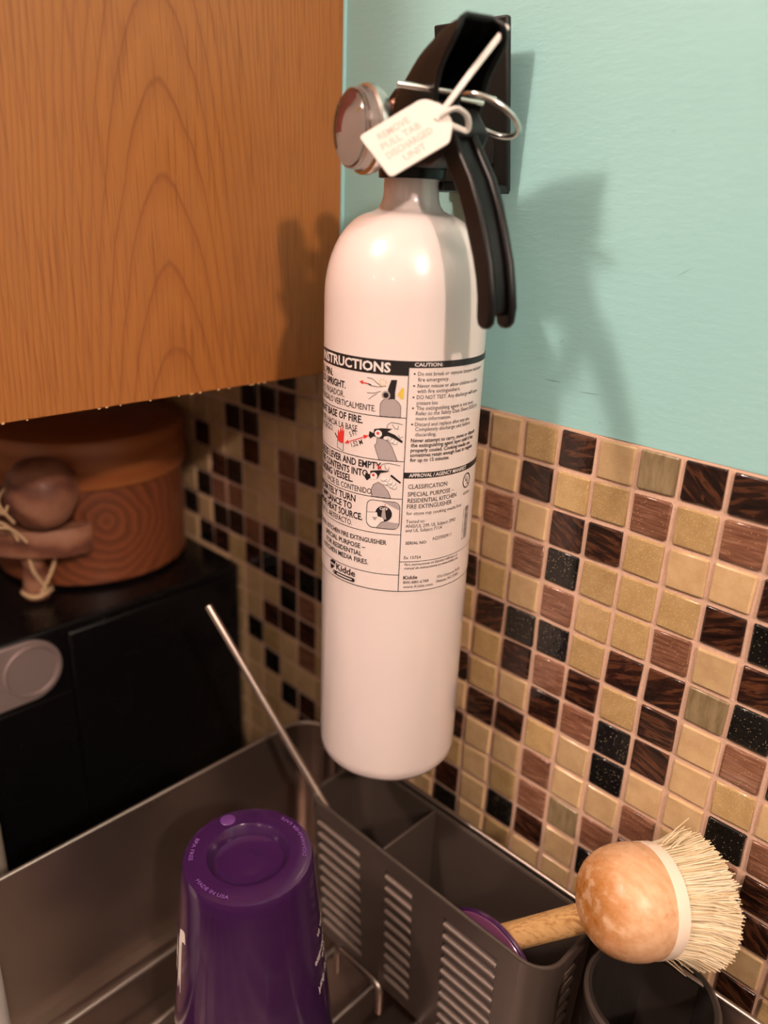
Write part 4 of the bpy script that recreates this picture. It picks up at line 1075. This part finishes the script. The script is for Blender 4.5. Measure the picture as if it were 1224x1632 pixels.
def slant(mb, st, a0, z0, L, cap, tilt):
    ct_, st_ = math.cos(tilt), math.sin(tilt)
    text(mb, st, 0, L, 0, cap, lambda s, z_: CT(a0 - (s * ct_ - z_ * st_) / .040, z0 - (s * st_ + z_ * ct_)), .02)
for st, da, z0, L, cp in (('Join in', 1.50, -.2440, .0150, .0042), ('merchandize', 1.60, -.2560, .0250, .0042), ('the', 1.45, -.2640, .0090, .0042), ('dirty durf', 1.52, -.2750, .0210, .0050)):
    slant(b, st, AV + da, z0, L, cp, .22)
text(b, 'JOG', 0, .062, 0, .030, lambda s, z_: CT(AV - 1.08 - s / .040, -.2460 - z_), .03)
b.build('white_lettering', plain('white_print', (.78, .70, .66), .4).m, cbody, kind='stuff')
b = MB()
def ringtext(st, a0, r, size, span):
    vs, fs = glyphs(st, .01); a, bb = min(v[0] for v in vs), max(v[0] for v in vs)
    out = []
    for px, py in vs:
        aa = a0 + (px - a) / (bb - a) * span; rr_2 = r - py * size
        out.append(Vector((PCx + rr_2 * math.cos(aa), PCy + rr_2 * math.sin(aa), PZ0 - .00012)))
    b.add(out, fs)
ringtext('MADE IN USA', AV - .62 - .45, .0290, .0028, .72); ringtext('BPA FREE', AV - 1.75 - .3, .0290, .0028, .52)
ringtext('DISHWASHER SAFE', AV + 1.35, .0290, .0026, 1.1)
b.build('embossed_text', PURPLE_TXT, cbody, kind='stuff')
b = MB(); ea = AV - 2.75
ec = Vector((PCx + .0262 * math.cos(ea), PCy + .0262 * math.sin(ea), PZ0 - .0002))
b.lathe([(0, .0003), (.0036, .0003), (.0040, 0), (0, 0)], ec, seg=28); b.build('moulded_disc', PURPLE_DISC, cbody)
t = thing('plastic_lid', 'translucent purple round lid standing upright inside the front of the cutlery holder', 'lid', (.0850, -.0795, -.296))
LC = Vector((.0845, -.0792, -.2700))
b = MB(); b.lathe([(0, 0), (.0262, 0), (.0274, .0004), (.0280, .0014), (.0280, .0034), (.0270, .0038), (.0266, .0020), (0, .0016)], LC, (0, 1, 0), 72); b.build('disc', LILAC, t)
b = MB(); b.tube([LC + Vector((.0279 * math.cos(a), .0018, .0279 * math.sin(a))) for a in [2 * PI * i / 72 for i in range(72)]], .0011, 8, closed=True); b.build('rim', PURPLE, t)

# ------------------------------------------------------------------ dark canister at the right
CCX, CCY, CR_ = .1620, -.0545, .0300
t = thing('canister', 'dark grey glossy round canister between the cutlery holder and the mosaic wall', 'canister', (CCX, CCY, WZ + .003))
b = MB(); b.lathe([(0, -.3575), (CR_ - .004, -.3575), (CR_ - .003, -.350), (CR_, -.248), (CR_ + .0006, -.2455), (CR_ - .0004, -.2435), (CR_ - .0022, -.2440), (CR_ - .0030, -.2480), (CR_ - .0060, -.352), (0, -.353)], (CCX, CCY, 0), seg=80)
b.build('body', SMOKE, t)
b = MB(); b.lathe([(CR_ + .0004, -.2500), (CR_ + .0014, -.2480), (CR_ + .0014, -.2446), (CR_ + .0002, -.2432), (CR_ - .0010, -.2440), (CR_ + .0004, -.2500)], (CCX, CCY, 0), seg=80); b.build('rim', GREYP, t)

# ------------------------------------------------------------------ dish brush
AXB = (RIGHT * .950 + DOWN * .075 + FWD * .30).normalized()
BC = Vector((0.14862, -0.04486, -0.20080))   # centre of the ivory band
brush = thing('dish_brush', 'round wooden dish brush with pale bristles resting in the cutlery holder', 'brush', BC)
b = MB()
prof = [(0, -.0335)]
for i in range(1, 22):
    a = PI / 2 * i / 21
    prof.append((.0258 * math.sin(a) ** .64, -.0335 + .0245 * (1 - math.cos(a) ** .95)))
prof += [(.0256, -.008), (.0254, -.0035), (0, -.0035)]
b.lathe(prof, BC, AXB, 72); b.build('wooden_head', BEECH, brush)
b = MB(); b.lathe([(.0245, -.0036), (.0255, -.0036), (.0257, -.0030), (.0255, .0028), (.0245, .0032), (0, .0032), (0, -.0030), (.0245, -.0036)], BC, AXB, 72); b.build('ivory_band', BAND, brush, label='smooth ivory plastic band')
# bristles
rb = random.Random(21)
u_ = AXB.cross(Vector((0, 0, 1))).normalized(); v_ = AXB.cross(u_)
b = MB()
tufts = []
for ring_, cnt in ((.0224, 26), (.0170, 18), (.011, 12), (.005, 6)):
    for i in range(cnt): tufts.append((ring_, 2 * PI * i / cnt + ring_ * 300))
for (r, a) in tufts:
    ns = 90 if r > .02 else (60 if r > .015 else 40)
    for k in range(ns):
        aa = a + rb.gauss(0, .055 if r > .02 else .1); r0 = r + rb.gauss(0, .0009)
        e = u_ * math.cos(aa) + v_ * math.sin(aa)
        L = .0235 + rb.gauss(0, .0009) - .004 * (r / .0245) ** 2 * (0.5 + .5 * math.cos(aa - 2.0))
        fl = (r / .0232) * (.0066 + rb.gauss(0, .0010))
        p0 = BC + AXB * .0030 + e * (r0 * .97)
        tw = e.cross(AXB) * rb.gauss(0, .0018)
        sg = DOWN * .0022
        p1 = p0 + AXB * L * .5 + e * fl * .35 + tw * .3 + sg * .3
        p2 = p0 + AXB * L + e * fl + tw + sg
        b.tube([p0, p1, p2], [.00042, .00038, .00030], 3, cap=False)
for k in range(16):    # stray fibres
    aa = rb.choice((1.57, 1.57, -1.4)) + rb.gauss(0, .35); e = u_ * math.cos(aa) + v_ * math.sin(aa)
    up = -DOWN if rb.random() < .75 else DOWN
    p0 = BC + AXB * (.006 + .006 * rb.random()) + (up - AXB * up.dot(AXB)).normalized() * .0245 + e.cross(AXB) * rb.gauss(0, .002)
    q1 = p0 + AXB * .008 + up * (.003 + .004 * rb.random()); q2 = q1 + AXB * rb.uniform(.002, .009) + up * rb.uniform(-.001, .006) + FWD * rb.gauss(0, .002)
    b.tube([p0, q1, q2], [.00028, .00026, .0002], 3, cap=False)
b.build('bristles', BRIST, brush, flip=False, kind='stuff')
# wooden handle: from the dome down into the cup in the holder
h1 = BC - AXB * .021 + DOWN * .0035
h0 = Vector((.0885, -.0690, -.2575)); hd = (h0 - h1).normalized()
b = MB(); b.tube([h1, h1 + hd * .02, h0, h0 + hd * .018], [.0066, .0068, .0070, .0068], 28); b.build('handle', BAMBOO, brush)

# ------------------------------------------------------------------ things cut by the left edge
t = thing('white_cup', 'white plastic cup standing in the rack, cut off by the left edge', 'cup', (-.095, -.293, WZ + .003))
b = MB(); c = (-.0952, -.2948)
b.lathe([(0, -.253), (.020, -.253), (.0270, -.2555), (.0315, -.262), (.0335, -.272), (.0330, -.357), (.0315, -.357), (.0315, -.275), (.024, -.262), (0, -.260)], (c[0], c[1], 0), seg=64); b.build('shell', WHITEP, t)
t = thing('steel_container', 'brushed steel container standing behind the rack at the left edge', 'container', (-.17, -.30, -.457))
b = MB(); b.prism(rrect(-.215, -.150, -.40, -.2322, .006, 5), lambda u, v, h: Vector((u, v, h)), -.457, -.2390); b.build('body', PALESTEEL, t, bevel=.003)
